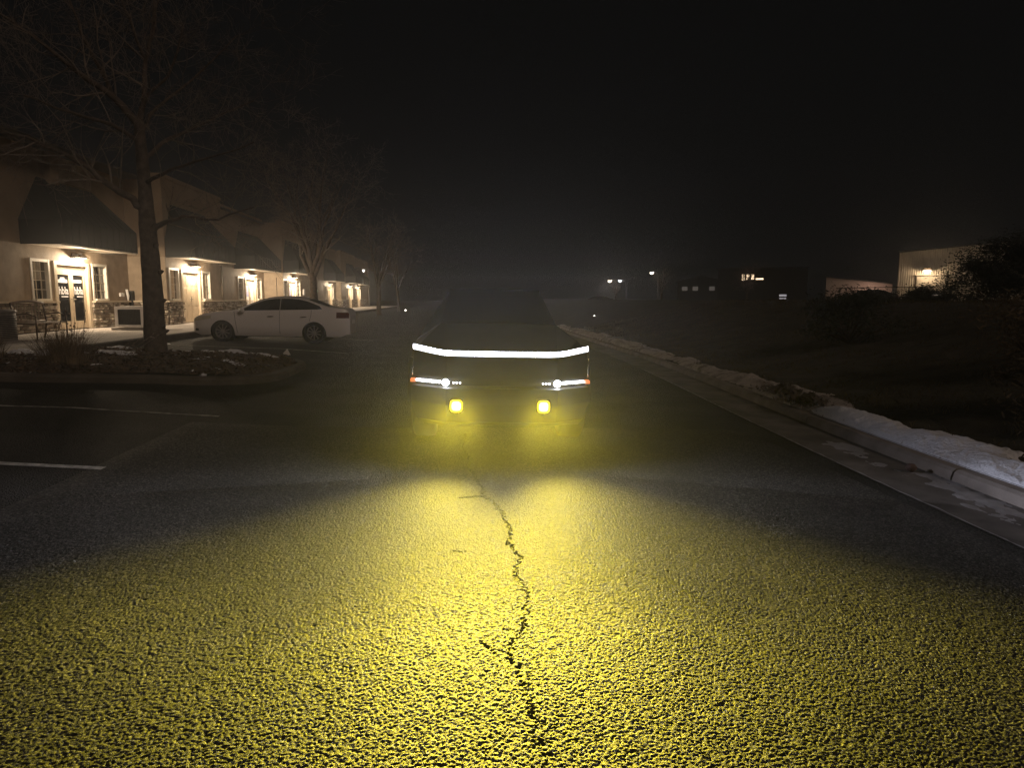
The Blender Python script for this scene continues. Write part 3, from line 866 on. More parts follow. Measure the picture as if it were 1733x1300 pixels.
    mb.loft([[(X + 0.002, ly - 0.2, lz + 0.16), (X + 0.22, ly - 0.16, lz + 0.16), (X + 0.22, ly + 0.16, lz + 0.16), (X + 0.002, ly + 0.2, lz + 0.16)],
             [(X + 0.002, ly - 0.25, lz), (X + 0.34, ly - 0.25, lz), (X + 0.34, ly + 0.25, lz), (X + 0.002, ly + 0.25, lz)]])
    mb.poly([(X + 0.002, ly - 0.2, lz + 0.16), (X + 0.22, ly - 0.16, lz + 0.16), (X + 0.22, ly + 0.16, lz + 0.16), (X + 0.002, ly + 0.2, lz + 0.16)])
    lp = mb.build('wall_lamp', M['lampmetal'], B)
    mb = MB(); mb.box(X + 0.04, X + 0.3, ly - 0.2, ly + 0.2, lz + 0.0, lz + 0.035); mb.build('lamp_lens', BULB, lp)
    point('lamp_light', (X + 0.2, ly, lz - 0.06), (1.0, 0.78, 0.53), LAMP_W, 0.08, lp)
    return dr


B1 = thing('office_building', 'tan office row with stone base and dark hoods, at the pavement nearest the leafless tree', 'building', (-13.2, 24.5, 0.6))
unit(B1, -13.2, 17.0, 28.5, 24.5, 'salon', (21.85, 26.5, 1.3, 22.9, 26.0))
unit(B1, -11.75, 28.5, 35.2, 31.0, 'blinds', (28.55, 33.5, 1.15, 29.3, 32.7), jog=-13.2)
mb = MB(); mb.box(-13.187, -13.16, 24.1, 26.1, 5.5, 6.28); mb.build('sign_panel', M['siding'], B1)
mb = MB(); mb.box(-13.187, -12.95, 23.3, 23.75, 5.3, 6.56); mb.build('recess_shade_box', M['stucco'], B1)  # added box standing in for the shadow of a dark recess
mb = MB()
mb.cbox(-13.19, -13.12, 27.62, 27.74, 1.72, 1.86, 0.01); mb.cbox(-13.19, -13.12, 27.8, 27.92, 1.72, 1.86, 0.01); mb.build('outlet_cover', M['whitemetal'], B1)
mb = MB(); mb.cbox(-13.19, -13.0, 28.25, 28.5, 1.35, 1.95, 0.02); mb.tube([(-13.1, 28.37, 1.36), (-13.1, 28.37, 0.6)], 0.03, 8); mb.build('meter_box', M['blackplastic'], B1)
mb = MB(); mb.tube([(-13.12, 28.1, 2.0), (-13.08, 28.1, 1.75), (-13.1, 28.12, 1.5)], [0.05, 0.05, 0.02], 8); mb.build('hose_hook', M['whitemetal'], B1)
mb = MB(); mb.tube([(-11.69, 34.75, 0.6), (-11.69, 34.75, 3.25)], 0.05, 8); mb.build('downspout', M['lampmetal'], B1)
mb = MB(); mb.box(-24.0, -12.3, 17.0, 35.2, 6.3, 6.34); mb.box(-24, -23.9, 17, 35.2, 0.3, 6.3); mb.box(-23.9, -12.4, 35.0, 35.2, 0.3, 6.3); mb.box(-23.9, -13.6, 17.0, 17.2, 0.3, 6.3); mb.build('roof', M['roofmetal'], B1)

B2 = thing('office_building', 'middle section of the office row with two bright doors, glow put into their glass, behind the white sedan', 'building', (-12.4, 42, 0.6))
unit(B2, -12.5, 35.5, 44.9, 42.0, 'lit', (39.2, 44.7, 1.15, 40.2, 43.7))
unit(B2, -11.3, 44.9, 55.6, 47.2, 'lit', (45.0, 49.6, 1.0, 45.8, 48.8), jog=-12.5)
mb = MB(); mb.box(-11.27, -11.2, 54.0, 54.9, 1.62, 2.35); mb.build('lit_window', emat('lit_window_glow', (0.85, 1.0, 0.55), 1.1), B2)
mb = MB(); mb.cbox(-11.29, -11.2, 50.2, 50.6, 1.9, 2.3, 0.01); mb.build('notice_box', M['whitemetal'], B2)
mb = MB(); mb.box(-23.0, -12.2, 35.6, 55.6, 6.3, 6.34); mb.box(-23, -22.9, 35.6, 55.6, 0.3, 6.3); mb.box(-22.9, -11.8, 55.4, 55.6, 0.3, 6.3); mb.build('roof', M['roofmetal'], B2)

B3 = thing('office_building', 'farthest section of the office row, small lit doors seen past the second tree trunk', 'building', (-12.8, 78, 0.6))
unit(B3, -12.8, 62.0, 72.0, 68.2, 'salonfar', (65.6, 70.8, 1.1, 66.5, 70.0), detail=False)
unit(B3, -12.3, 72.0, 81.0, 77.4, 'blinds', (74.8, 80.0, 1.1, 75.6, 79.2), detail=False, jog=-12.8)
unit(B3, -12.6, 81.2, 96.0, 85.5, 'blinds', (83.0, 88.2, 1.1, 84, 87.4), detail=False)
mb = MB(); mb.box(-23.0, -13.1, 62, 96.0, 6.3, 6.34); mb.box(-23, -22.9, 62, 96, 0.3, 6.3); mb.box(-22.9, -12.9, 95.8, 96.0, 0.3, 6.3); mb.build('roof', M['roofmetal'], B3)

# condenser, bench, white unit
t = thing('condenser_unit', 'round dark air conditioning condenser on the pavement by the bench', 'air conditioner', (-11.2, 17.25, 0.585))
mb = MB(); n = 28
def sup(r, z, k=4.0):
    out = []
    for i in range(n):
        a = 2 * PI * i / n; c, s_ = math.cos(a), math.sin(a); q = (abs(c) ** k + abs(s_) ** k) ** (-1 / k); out.append((-11.2 + r * q * c, 17.25 + r * q * s_, z))
    return out
mb.loft([sup(.40, .63), sup(.40, 1.28), sup(.39, 1.31)], smooth=True); mb.build('louvred_body', M['greymetal'], t)
mb = MB()
for i in range(13):
    z = 0.7 + i * 0.043; mb.loft([sup(.401, z), sup(.413, z + .008), sup(.401, z + .018)], smooth=True)
mb.build('louvre_band', M['blackplastic'], t)
mb = MB(); mb.loft([sup(.42, 1.30), sup(.425, 1.35), sup(.33, 1.39), sup(.3, 1.37)], cap=True, smooth=True); mb.build('top_cover', M['greymetal'], t)
mb = MB(); mb.cbox(-11.68, -10.72, 16.77, 17.73, .58, .63, .01); mb.build('base_pad', M['concrete'], t)

t = thing('garden_bench', 'slatted metal bench with curved back on the pavement before the lettered doors', 'bench', (-11.2, 18.9, 0.585))
bx, by0, by1, bz = -11.3, 18.25, 19.6, 0.585
mb = MB()
for i in range(9):
    yy = by0 + 0.08 + (by1 - by0 - 0.16) * i / 8
    if i % 4 != 0: mb.box(bx - 0.075, bx - 0.06, yy - 0.02, yy + 0.02, bz + 0.46, bz + 0.92)
arc = [(bx - 0.08, by0 + (by1 - by0) * k / 12, bz + 0.93 + 0.06 * math.sin(PI * k / 12)) for k in range(13)]
mb.tube(arc, 0.035, 8); mb.tube([(bx - 0.05, by0, bz + 0.46), (bx - 0.05, by1, bz + 0.46)], 0.03, 6)
mb.build('backrest', M['slat'], t)
mb = MB()
for i in range(6): mb.box(bx + 0.02 + i * 0.085, bx + 0.085 + i * 0.085, by0, by1, bz + 0.42, bz + 0.44)
mb.build('seat', M['slat'], t)
for yy in (by0, by1):
    mb = MB(); mb.tube([(bx - 0.09, yy, bz + 0.95), (bx - 0.02, yy, bz + 0.43), (bx - 0.1, yy, bz)], 0.022, 6)
    mb.tube([(bx + 0.5, yy, bz), (bx + 0.5, yy, bz + 0.6), (bx + 0.3, yy, bz + 0.68), (bx - 0.05, yy, bz + 0.64)], 0.02, 6); mb.tube([(bx - 0.02, yy, bz + 0.42), (bx + 0.5, yy, bz + 0.42)], 0.018, 6)
    mb.build('leg_frame', M['iron'], t)

t = thing('cooling_unit', 'white framed outdoor cooling unit with dark grille standing by the trunk', 'air conditioner', (-11.0, 24.2, 0.6))
mb = MB(); mb.cbox(-11.75, -10.55, 23.9, 24.75, .585, .665, .01); mb.build('base_pad', M['concrete'], t)
mb = MB(); mb.cbox(-11.6, -10.7, 24.0, 24.6, .72, 1.36, .02); mb.build('case', M['blackgrille'], t)
mb = MB()
mb.box(-11.64, -11.54, 23.97, 24.62, .70, 1.38); mb.box(-10.8, -10.66, 23.97, 24.62, .70, 1.38); mb.box(-11.54, -10.8, 23.972, 24.618, 1.28, 1.383); mb.box(-11.54, -10.8, 23.973, 24.617, .70, .76)
for i in range(11): mb.box(-10.66, -10.63, 24.0, 24.6, .75 + i * .055, .78 + i * .055)
mb.build('white_frame', M['whitemetal'], t)
mb = MB()
for i in range(16): mb.box(-11.53 + i * .046, -11.522 + i * .046, 23.975, 23.985, .77, 1.27)
mb.build('grille', M['blackplastic'], t)


# ------------------------------------------------------------------ trees
def grow(mb, p, d, r, L_, depth, seg=4, wob=0.25, up=0.08, nb=3, minr=0.004, spread=0.8):
    pts = [Vector(p)]; rad = [r]; d = Vector(d).normalized(); q = Vector(p); dirs = [d.copy()]
    for i in range(seg):
        d = (d + Vector((random.gauss(0, wob), random.gauss(0, wob), random.gauss(0, wob) + up)) * 0.6).normalized()
        q = q + d * (L_ / seg); pts.append(q.copy()); rad.append(max(minr * 0.6, r * (1 - 0.62 * (i + 1) / seg))); dirs.append(d.copy())
    mb.tube(pts, rad, 6 if r > 0.05 else (5 if r > 0.02 else 4 if r > 0.008 else 3), cap=False)
    if depth <= 0: return
    for k in range(nb):
        i = random.randint(max(1, seg // 3), seg); base = pts[i]; dd = dirs[i]
        ax = dd.orthogonal(); ax.rotate(Matrix.Rotation(random.uniform(0, 2 * PI), 3, dd))
        nd = (dd * random.uniform(0.7, 1.1) + ax * random.uniform(0.5, 1.1) * spread)
        grow(mb, base, nd, max(minr, rad[i] * random.uniform(0.5, 0.75)), L_ * random.uniform(0.5, 0.78), depth - 1, max(3, seg - 1), wob, up, nb, minr, spread)


def limbs(mb, twig, paths, nb=3, depth=3, L0=1.3, minr=0.005, start=0.25):
    for path in paths:
        P = [Vector(p[:3]) for p in path]; rr = [p[3] for p in path]
        # smooth the control polygon
        pts, rad = [], []
        for i in range(len(P) - 1):
            for k in range(3):
                t = k / 3; pts.append(P[i].lerp(P[i + 1], t) + Vector((random.gauss(0, .012), random.gauss(0, .012), random.gauss(0, .012)))); rad.append(rr[i] + (rr[i + 1] - rr[i]) * t)
        pts.append(P[-1]); rad.append(rr[-1])
        mb.tube(pts, rad, 8, cap=False)
        for i in range(int(len(pts) * start), len(pts)):
            dd = (pts[min(i + 1, len(pts) - 1)] - pts[i - 1]).normalized()
            for _ in range(nb if i < len(pts) - 1 else nb + 1):
                ax = dd.orthogonal(); ax.rotate(Matrix.Rotation(random.uniform(0, 2 * PI), 3, dd))
                grow(twig, pts[i], dd * random.uniform(.5, 1.0) + ax * random.uniform(.5, 1.1), max(minr, rad[i] * random.uniform(.3, .5)), L0 * random.uniform(.6, 1.2), depth, 4, 0.28, 0.06, 3, minr)


random.seed(5)
TB = Vector((-6.55, 15.05, 0.40))
t = thing('bare_tree', 'large leafless tree with thick trunk rising from the mulched kerb island', 'tree', tuple(TB))
def tp(x, z, y=15.05): return (x, y, z)
mb = MB(); tw = MB()
trunk = [(-6.52, 15.05, 0.23, 0.28), (-6.51, 15.05, 0.46, 0.232), (-6.51, 15.05, 0.96, 0.21), (-6.5, 15.06, 1.71, 0.197), (-6.51, 15.07, 2.58, 0.18), (-6.53, 15.08, 3.31, 0.16), (-6.54, 15.1, 3.91, 0.132), (-6.56, 15.1, 4.63, 0.113), (-6.57, 15.1, 5.27, 0.1)]
pts, rad = [], []
for a, b in zip(trunk, trunk[1:]):
    for k in range(6):
        u = k / 6; pts.append(Vector(a[:3]).lerp(Vector(b[:3]), u)); rad.append((a[3] + (b[3] - a[3]) * u) * (1 + 0.05 * fbm(pts[-1].z * 3, 1.1)))
pts.append(Vector(trunk[-1][:3])); rad.append(trunk[-1][3])
mb.tube(pts, rad, 18)
for zz, aa in ((1.05, 0.3), (0.95, -0.4), (2.2, 0.1), (2.75, 0.5), (1.6, -0.1)):   # burrs and stubs on the trunk
    c = Vector((-6.5 + 0.17 * math.cos(aa), 15.05 - 0.17 * math.sin(aa), zz)); dv = Vector((math.cos(aa), -math.sin(aa), 0.2))
    mb.tube([c, c + dv * 0.05, c + dv * 0.1], [0.06, 0.045, 0.012], 7)
P = [
    [(-6.57, 15.05, 3.52, .085), (-6.86, 15, 3.77, .07), (-7.23, 14.9, 4.01, .06), (-7.54, 14.8, 4.32, .05), (-8.03, 14.7, 4.6, .04), (-8.51, 14.6, 4.81, .03), (-9.26, 14.5, 4.96, .02)],
    [(-6.57, 15.1, 5.2, .085), (-6.89, 15.1, 5.58, .07), (-7.21, 15, 5.89, .06), (-7.73, 14.9, 6.26, .047), (-8.36, 14.9, 6.8, .031), (-8.98, 14.8, 7.21, .02)],
    [(-6.57, 15.1, 5.2, .068), (-6.45, 15.1, 5.68, .055), (-6.41, 15.2, 6.52, .044), (-6.28, 15.3, 7.02, .033), (-6.16, 15.4, 7.76, .02)],
    [(-6.44, 15.1, 5.75, .034), (-5.89, 15, 6.13, .027), (-5.71, 15, 6.59, .021), (-5.54, 15, 7.16, .013)],
    [(-6.96, 15.1, 5.6, .052), (-7.4, 15.4, 6.39, .044), (-7.81, 15.6, 7.09, .031), (-8.09, 15.7, 7.93, .017)],
    [(-6.4, 15, 3.08, .065), (-6.13, 14.95, 3.22, .05), (-5.72, 14.9, 3.34, .03), (-5.01, 14.9, 3.28, .022), (-4.25, 14.8, 3.53, .013)],
    [(-6.55, 15.1, 4.51, .05), (-6.16, 15.5, 5.02, .04), (-5.49, 15.9, 5.49, .028), (-4.55, 16.2, 6.03, .016)],
    [(-6.55, 15.1, 4.03, .045), (-5.78, 14.6, 4.25, .034), (-4.94, 14.2, 4.36, .024), (-3.94, 13.9, 4.64, .014)],
    [(-6.41, 15.2, 6.52, .034), (-6.79, 15.6, 7.24, .027), (-7.16, 16, 8.09, .018)],
    [(-6.56, 15.1, 4.86, .05), (-6.82, 14.5, 5.06, .039), (-7.32, 14, 5.15, .026), (-7.92, 13.6, 5.34, .016)],
    [(-6.56, 15.1, 5.04, .047), (-6.28, 15.3, 5.62, .034), (-5.58, 15.6, 6.32, .022), (-4.74, 15.8, 7.25, .013)],
]
limbs(mb, tw, P, nb=1, depth=3, L0=1.25, minr=0.0042)
mb.build('trunk', M['bark'], t); tw.build('crown', M['twig'], t)


def bare_tree(x, y, z, h, r, lean, label, n=6, depth=3, fork=0.3, nb=1, cat='tree', name='bare_tree', group=None):
    t = thing(name, label, cat, (x, y, z), group=group)
    mb = MB(); tw = MB()
    hf = h * fork
    tr = [(x, y, z - 0.05, r * 1.25), (x, y, z + 0.3, r), (x + lean * hf * .5, y, z + hf * .5, r * .88), (x + lean * hf, y, z + hf, r * .75)]
    mb.tube([p[:3] for p in tr], [p[3] for p in tr], 12)
    P = []
    for k in range(n):
        a = 2 * PI * k / n + random.uniform(-.4, .4); s = random.uniform(.25, .6); hh = (h - hf) * random.uniform(.65, 1)
        b = Vector((x + lean * hf, y, z + hf * random.uniform(.75, 1))); d = Vector((math.cos(a) * s, math.sin(a) * s, 1)).normalized()
        q = [(*b, r * .5)]
        for i in range(1, 5):
            b = b + d * hh / 4; d = (d + Vector((random.gauss(0, .15), random.gauss(0, .15), .1))).normalized(); q.append((*b, r * .5 * (1 - .21 * i)))
        P.append(q)
    limbs(mb, tw, P, nb=nb, depth=depth, L0=h * .15, minr=0.006 if y < 50 else 0.01)
    mb.build('trunk', M['bark'], t); tw.build('crown', M['twig'], t)
    return t


random.seed(21)
bare_tree(-7.0, 33.6, 0.3, 8.6, 0.21, -0.02, 'upright leafless tree with dark trunk directly behind the tail of the white sedan', n=8)
bare_tree(-6.6, 56.0, 0.3, 8.5, 0.2, 0.01, 'leafless tree with straight thin trunk standing beyond the sedan, right of the lamp pole', n=6, depth=2)
bare_tree(-6.4, 72.0, 0.3, 8.0, 0.16, -0.06, 'slender leaning leafless tree, farthest one down the parking lot', n=5, depth=2)


# ornamental grass clumps and dead stems in the island
def clump(x, y, z, n, h, spread, label, m='drygrass', r=0.16):
    t = thing('grass_clump', label, 'plant', (x, y, z))
    mb = MB(); sd = MB()
    for _ in range(n):
        a = random.uniform(0, 2 * PI); b = random.uniform(0, r); hh = h * random.uniform(.5, 1.05); s = random.uniform(.05, spread)
        p0 = Vector((x + b * math.cos(a), y + b * math.sin(a), z)); a2 = a + random.uniform(-.5, .5)
        d = Vector((math.cos(a2), math.sin(a2), 0)); w = Vector((-d.y, d.x, 0)) * random.uniform(.002, .0045)
        pts = [p0 + d * (s * hh * u ** 1.8) + Vector((0, 0, hh * (u - .25 * s * u * u))) for u in (0, .35, .7, 1)]
        mb.grid([[p - w * k, p + w * k] for p, k in zip(pts, (1, .9, .6, .1))], smooth=False)
        if False: sd.tube([pts[-1], pts[-1] + d * .02 + Vector((0, 0, .06))], [.006, .002], 4)
    mb.build('blades', M[m], t)
    if sd.v: sd.build('seed_heads', M['twig'], t)
    return t


random.seed(8)
clump(-7.05, 12.6, 0.5, 900, 0.78, 0.9, 'big dry ornamental grass clump on the island, before the white cooling unit', r=.42)
clump(-6.75, 12.35, 0.5, 260, 0.5, 0.8, 'lower brown grass tuft at the roadside edge of the island', r=.2)
clump(-8.35, 12.75, 0.56, 300, 0.6, 0.8, 'dry grass clump on the island before the round condenser, at the photo edge', r=.2)
t = thing('dead_flower', 'tall dead flower stalk with dried heads in front of the glass doors', 'plant', (-7.3, 13.4, 0.55))
mb = MB(); hd = MB()
for k in range(5):
    a = random.uniform(-.25, .25); b = Vector((-7.3 + a * .6, 13.4, .53)); pts = [b, b + Vector((a * .3, 0, .35)), b + Vector((a * .5, .05, .75 + .25 * random.random()))]
    mb.tube(pts, [.006, .005, .004], 5)
    for _ in range(6):
        q = pts[1].lerp(pts[2], random.random()) + Vector((random.uniform(-.03, .03), random.uniform(-.03, .03), 0)); hd.lathe([(.002, -.015), (.018, 0), (.002, .018)], q, n=6)
mb.v += []; n0 = len(mb.v); mb.v += hd.v; mb.f += [tuple(i + n0 for i in f) for f in hd.f]; mb.smooth += hd.smooth
mb.build('stem', M['twig'], t)
t = thing('dead_weed', 'thin leaning dead weed with curled leaves beside the big grass clump', 'plant', (-6.35, 13.1, 0.5))
mb = MB(); hd = MB()
for k in range(4):
    b = Vector((-6.35 + k * .05, 13.1, .48)); s = .35 + .2 * k; pts = [b, b + Vector((s * .25, 0, .25)), b + Vector((s * .8, 0, .42 + .06 * k))]
    mb.tube(pts, [.004, .0035, .0025], 4)
    for _ in range(7):
        q = pts[1].lerp(pts[2], random.random()); u = Vector((random.uniform(-.05, .05), random.uniform(-.02, .02), random.uniform(-.04, .04))); v = Vector((.012, .01, .012))
        hd.poly([q, q + u * .5 + v, q + u, q + u * .5 - v])
n0 = len(mb.v); mb.v += hd.v; mb.f += [tuple(i + n0 for i in f) for f in hd.f]; mb.smooth += hd.smooth
mb.build('stem', M['twig'], t)

o = MB()
for k in range(5):
    a = k * 1.3; o.poly([(-4.47 + .11 * math.cos(a), 17.8 + .09 * math.sin(a), .2 + .05 * (k % 2)), (-4.47 + .1 * math.cos(a + 1.5), 17.8 + .1 * math.sin(a + 1.5), .21), (-4.45, 17.8, .30 + .02 * k)])
tag(o.build('paper_scrap', M['paper']), 'crumpled pale paper scrap lying on the dark lot before the sedan', 'litter')
o = MB(); o.lathe([(.01, -.03), (.05, -.01), (.055, .02), (.03, .05), (.005, .06)], (4.5, 6.35, -.05), n=9)
o.v = [(x + .012 * fbm(x * 30, y * 30), y + .012 * fbm(y * 30, z * 30), z + .01 * fbm(z * 30, x * 30)) for x, y, z in o.v]
tag(o.build('stone', M['rock']), 'reddish brown stone lying in the icy gutter', 'stone')


# dead leaf drifts on the dirty snow
def drift(x, y, z, label):
    mb = MB()
    for _ in range(420):
        a = random.uniform(0, 2 * PI); r = abs(random.gauss(0, .17)); p = Vector((x + r * math.cos(a) * 1.0, y + r * math.sin(a) * 2.2, z + .17 * max(0, 1 - r / .35) * random.random()))
        u = Vector((random.uniform(-1, 1), random.uniform(-1, 1), random.uniform(-.6, .6))).normalized() * random.uniform(.03, .07); v = u.orthogonal().normalized() * .02
        mb.poly([p - u, p + v, p + u, p - v])
    return tag(mb.build('dead_leaves', M['bark']), label, 'leaves', kind='stuff')


drift(5.15, 9.6, 0.1, 'dark heap of dead leaves on the kerb, larger and nearer of the two')
drift(5.25, 10.6, 0.12, 'smaller dark heap of dead leaves on the brown snow, just beyond the larger heap')


# ------------------------------------------------------------------ cars
TOP = [(0, .60), (.03, .68), (.12, .76), (.3, .83), (.6, .90), (1.0, .96), (1.36, 1.005), (1.6, 1.13), (1.9, 1.275), (2.2, 1.385), (2.5, 1.44), (2.85, 1.46), (3.2, 1.445), (3.5, 1.39), (3.8, 1.285), (4.05, 1.185), (4.25, 1.135), (4.5, 1.115), (4.68, 1.09), (4.78, 1.0), (4.82, .86)]
WID = [(0, .60), (.06, .70), (.2, .79), (.45, .86), (.9, .9), (1.6, .91), (3.4, .91), (4.1, .885), (4.5, .84), (4.72, .77), (4.82, .68)]


def crm(tab, x):
    """smooth interpolation of a table"""
    if x <= tab[0][0]: return tab[0][1]
    if x >= tab[-1][0]: return tab[-1][1]
    for i in range(len(tab) - 1):
        if x <= tab[i + 1][0]:
            x0, x1 = tab[i][0], tab[i + 1][0]; y0, y1 = tab[i][1], tab[i + 1][1]; h = x1 - x0
            m0 = (y1 - tab[i - 1][1]) / (x1 - tab[i - 1][0]) if i else (y1 - y0) / h
            m1 = (tab[i + 2][1] - y0) / (tab[i + 2][0] - x0) if i + 2 < len(tab) else (y1 - y0) / h
            t = (x - x0) / h; a, b = t * t * (3 - 2 * t), t * t * t
            return y0 * (1 - a) + y1 * a + h * (m0 * (b - 2 * t * t + t) + m1 * (b - t * t))


WX = (.96, 3.74)


def c_top(u): return crm(TOP, u)
def c_w(u): return crm(WID, u)
def c_belt(u): return min(.90 + .035 * u, c_top(u) - .045)


def c_zb(u):
    b = .2 + .1 * sst(.3, 0, u) + .1 * sst(4.5, 4.82, u)
    for w in WX:
        d = abs(u - w)
        if d < .365: b = max(b, .31 + math.sqrt(.365 ** 2 - d * d))
    return b


def c_y(u, z):
    """half width of the body at height z"""
    w, bt, tp_ = c_w(u), c_belt(u), c_top(u)
    if z <= bt:
        f = 1 - .10 * max(0, (.5 - z) / .3) ** 2 - .055 * max(0, (z - .62) / .35) ** 1.6
        return w * f
    wb = c_y(u, bt)
    t = (z - bt) / max(tp_ - bt, 1e-4)
    return wb - (tp_ - bt) * .5 * t if t < .82 else wb - (tp_ - bt) * .5 * .82 - (wb - (tp_ - bt) * .41) * (1 - math.sqrt(max(0, 1 - ((t - .82) / .18) ** 2)))


def sedan(root, paint):
    us = sorted(set([round(4.82 * i / 70, 4) for i in range(71)] + [.008, .02, 4.79, 4.81] + [round(w + s * d, 4) for w in WX for s in (-1, 1) for d in (.366, .3649, .36, .35, .33, .3)]))
    ft = [0, .06, .14, .24, .36, .48, .6, .72, .84, .93, 1]
    fg = [.15, .35, .55, .75, .82, .88, .93, .965, .99, 1]
    mb = MB(); rings = []
    for u in us:
        zb, bt, tp_ = c_zb(u), c_belt(u), c_top(u); half = []
        for t in ft:
            z = zb + (bt - zb) * t; half.append((c_y(u, z), z))
        for t in fg:
            z = bt + (tp_ - bt) * t; half.append((max(0.0, c_y(u, z)), z))
        rings.append([(u, y, z) for y, z in half] + [(u, -y, z) for y, z in reversed(half[:-1])])
    mb.loft(rings, closed=False, smooth=True)
    mb.poly(list(reversed(rings[0]))); mb.poly(rings[-1])
    mb.build('body', paint, root)
    mb = MB(); mb.box(.35, 4.5, -.62, .62, .17, .62)
    for w in WX:
        for s in (-1, 1): mb.lathe([(.0, s * .6), (.355, s * .6), (.36, s * .84)], (w, 0, .31), 'y', 24)
    mb.build('underbody', M['blackplastic'], root)
    off = .006
    for s in (-1, 1):
        for a, b in ((1.5, 2.695), (2.71, 3.98)):
            mb = MB(); g = []
            for i in range(31):
                u = a + (b - a) * i / 30; z0 = c_belt(u) + .025; z1 = c_top(u) - .085
                if u > 3.72: z1 = min(z1, z0 + (3.99 - u) / .27 * .3)
                if z1 < z0 + .004: continue
                g.append([(u, s * (c_y(u, z0 + (z1 - z0) * k / 4) + off), z0 + (z1 - z0) * k / 4) for k in range(5)])
            mb.grid(g); mb.build('side_window', M['carglass'], root)
        # shut lines, handles, sill strip
        mb = MB()
        for a in (1.32, 2.70, 3.66):
            g = []
            for k in range(14):
                z = .28 + (c_belt(a) - .28) * k / 13
                uu = a + (.10 * (1 - k / 13) if a == 1.32 else (.0 if a < 3 else -.28 * (1 - k / 13) ** 2))
                if z < c_zb(uu): continue
                g.append([(uu - .005, s * (c_y(uu, z) + .003), z), (uu + .005, s * (c_y(uu, z) + .003), z)])
            mb.grid(g)
        mb.build('shut_line', M['blackplastic'], root)
        for a in (2.42, 3.42):
            mb = MB(); yy = c_y(a, .82); mb.tube([(a - .1, s * (yy + .008), .81), (a - .06, s * (yy + .03), .815), (a + .06, s * (yy + .03), .82), (a + .1, s * (yy + .008), .82)], .013, 8)
            mb.build('door_handle', M['chrome'], root)
        mb = MB(); mb.tube([(1.62, s * .86, .955), (1.6, s * .96, .985), (1.59, s * 1.02, 1.0), (1.6, s * 1.05, 1.0)], [.02, .07, .075, .03], 10); mb.build('mirror', paint, root)
        # lamps
        for nm_, a, b, za, zb_, m in (('headlight', .07, .62, .62, .76, M['lens']), ('tail_light', 4.42, 4.79, .80, .98, M['redlens'])):
            mb = MB(); g = []
            for i in range(13):
                u = a + (b - a) * i / 12; f = i / 12 if nm_ == 'headlight' else 0
                z0, z1 = za + f * .1, min(zb_ + f * .05, c_top(u) - .02)
                g.append([(u, s * (c_y(u, z0 + (z1 - z0) * k / 5) + .006), z0 + (z1 - z0) * k / 5) for k in range(6)])
            mb.grid(g); mb.build(nm_, m, root)
        mb = MB(); g = [[(u, s * (c_y(u, z) + .005), z) for z in (.33, .4)] for u in (.1, .16, .22)]; mb.grid(g); mb.build('fog_recess', M['blackplastic'], root)
    for nm_, a, b in (('windscreen', 1.42, 2.12), ('rear_window', 3.56, 4.12)):
        mb = MB(); g = []
        for i in range(13):
            u = a + (b - a) * i / 12; tp_ = c_top(u); wv = c_y(u, c_belt(u) + (tp_ - c_belt(u)) * .8) * .9
            g.append([(u, wv * k / 6, tp_ + .008 - .02 * (abs(k) / 6) ** 3 - .012 * (k / 6) ** 2) for k in range(-6, 7)])
        mb.grid(g); mb.build(nm_, M['carglass'], root)
    mb = MB(); mb.box(4.815, 4.83, -.27, .27, .62, .74); mb.build('number_plate', M['whitemetal'], root)
    mb = MB(); mb.box(-.015, .02, -.42, .42, .36, .52); mb.build('grille', M['blackplastic'], root)
    for w in WX:
        for s in (-1, 1):
            c = (w, s * .80, .325)
            mb = MB(); mb.lathe([(.225, -.09), (.29, -.1), (.322, -.08), (.328, 0), (.322, .08), (.29, .1), (.225, .09)], c, 'y', 36)
            wh = mb.build('wheel', M['rubber'], root)
            mb = MB(); mb.lathe([(.228, -.06), (.215, -.05), (.215, .05), (.228, .06)], c, 'y', 36)
            mb.lathe([(.002, s * .055), (.05, s * .06), (.055, s * .03)], c, 'y', 16)
            for k in range(10):
                a = 2 * PI * k / 10
                e, q = Vector((math.sin(a), 0, math.cos(a))), Vector((math.cos(a), 0, -math.sin(a)))
                p0 = Vector(c) + e * .045 + Vector((0, s * .055, 0)); p1 = Vector(c) + e * .218 + Vector((0, s * .062, 0)); bk = Vector((0, -s * .03, 0))
                mb.loft([[p0 - q * .012, p0 + q * .012, p0 + q * .012 + bk, p0 - q * .012 + bk], [p1 - q * .017, p1 + q * .017, p1 + q * .017 + bk, p1 - q * .017 + bk]], cap=True)
            mb.build('rim', M['alloy'], wh)
            mb = MB(); mb.lathe([(.0, -s * .02), (.2, -s * .02)], c, 'y', 24); mb.build('brake_disc', M['blackplastic'], wh)


car = thing('sedan', 'white four door sedan parked nose in to the sidewalk kerb', 'car', (-8.32, 22.55, 0.335), (0, R(1.3), 0), local=True)
sedan(car, M['white_paint'])


def dark_copy(loc, rz, label, group=None):
    c = copy_tree(car); c.location = loc; c.rotation_euler = (0, 0, rz); c['label'] = label
    if 'group' in c: del c['group']
    for ch in c.children:
        if ch.name.split('.')[0] in ('body', 'mirror'):
            ch.data = ch.data.copy(); ch.data.materials[0] = M['dark_paint']
    return c


# ------------------------------------------------------------------ electric pickup truck with its lamps on
TX, TY = 0.42, 7.2
tr = thing('pickup_truck', 'angular steel pickup with full width white light bar and two yellow fog lamps lit', 'pickup truck', (TX, TY, -0.005), (0, R(1.15), R(-0.6)), local=True)


def mir(pts): return [(-x, y, z) for x, y, z in reversed(pts)]


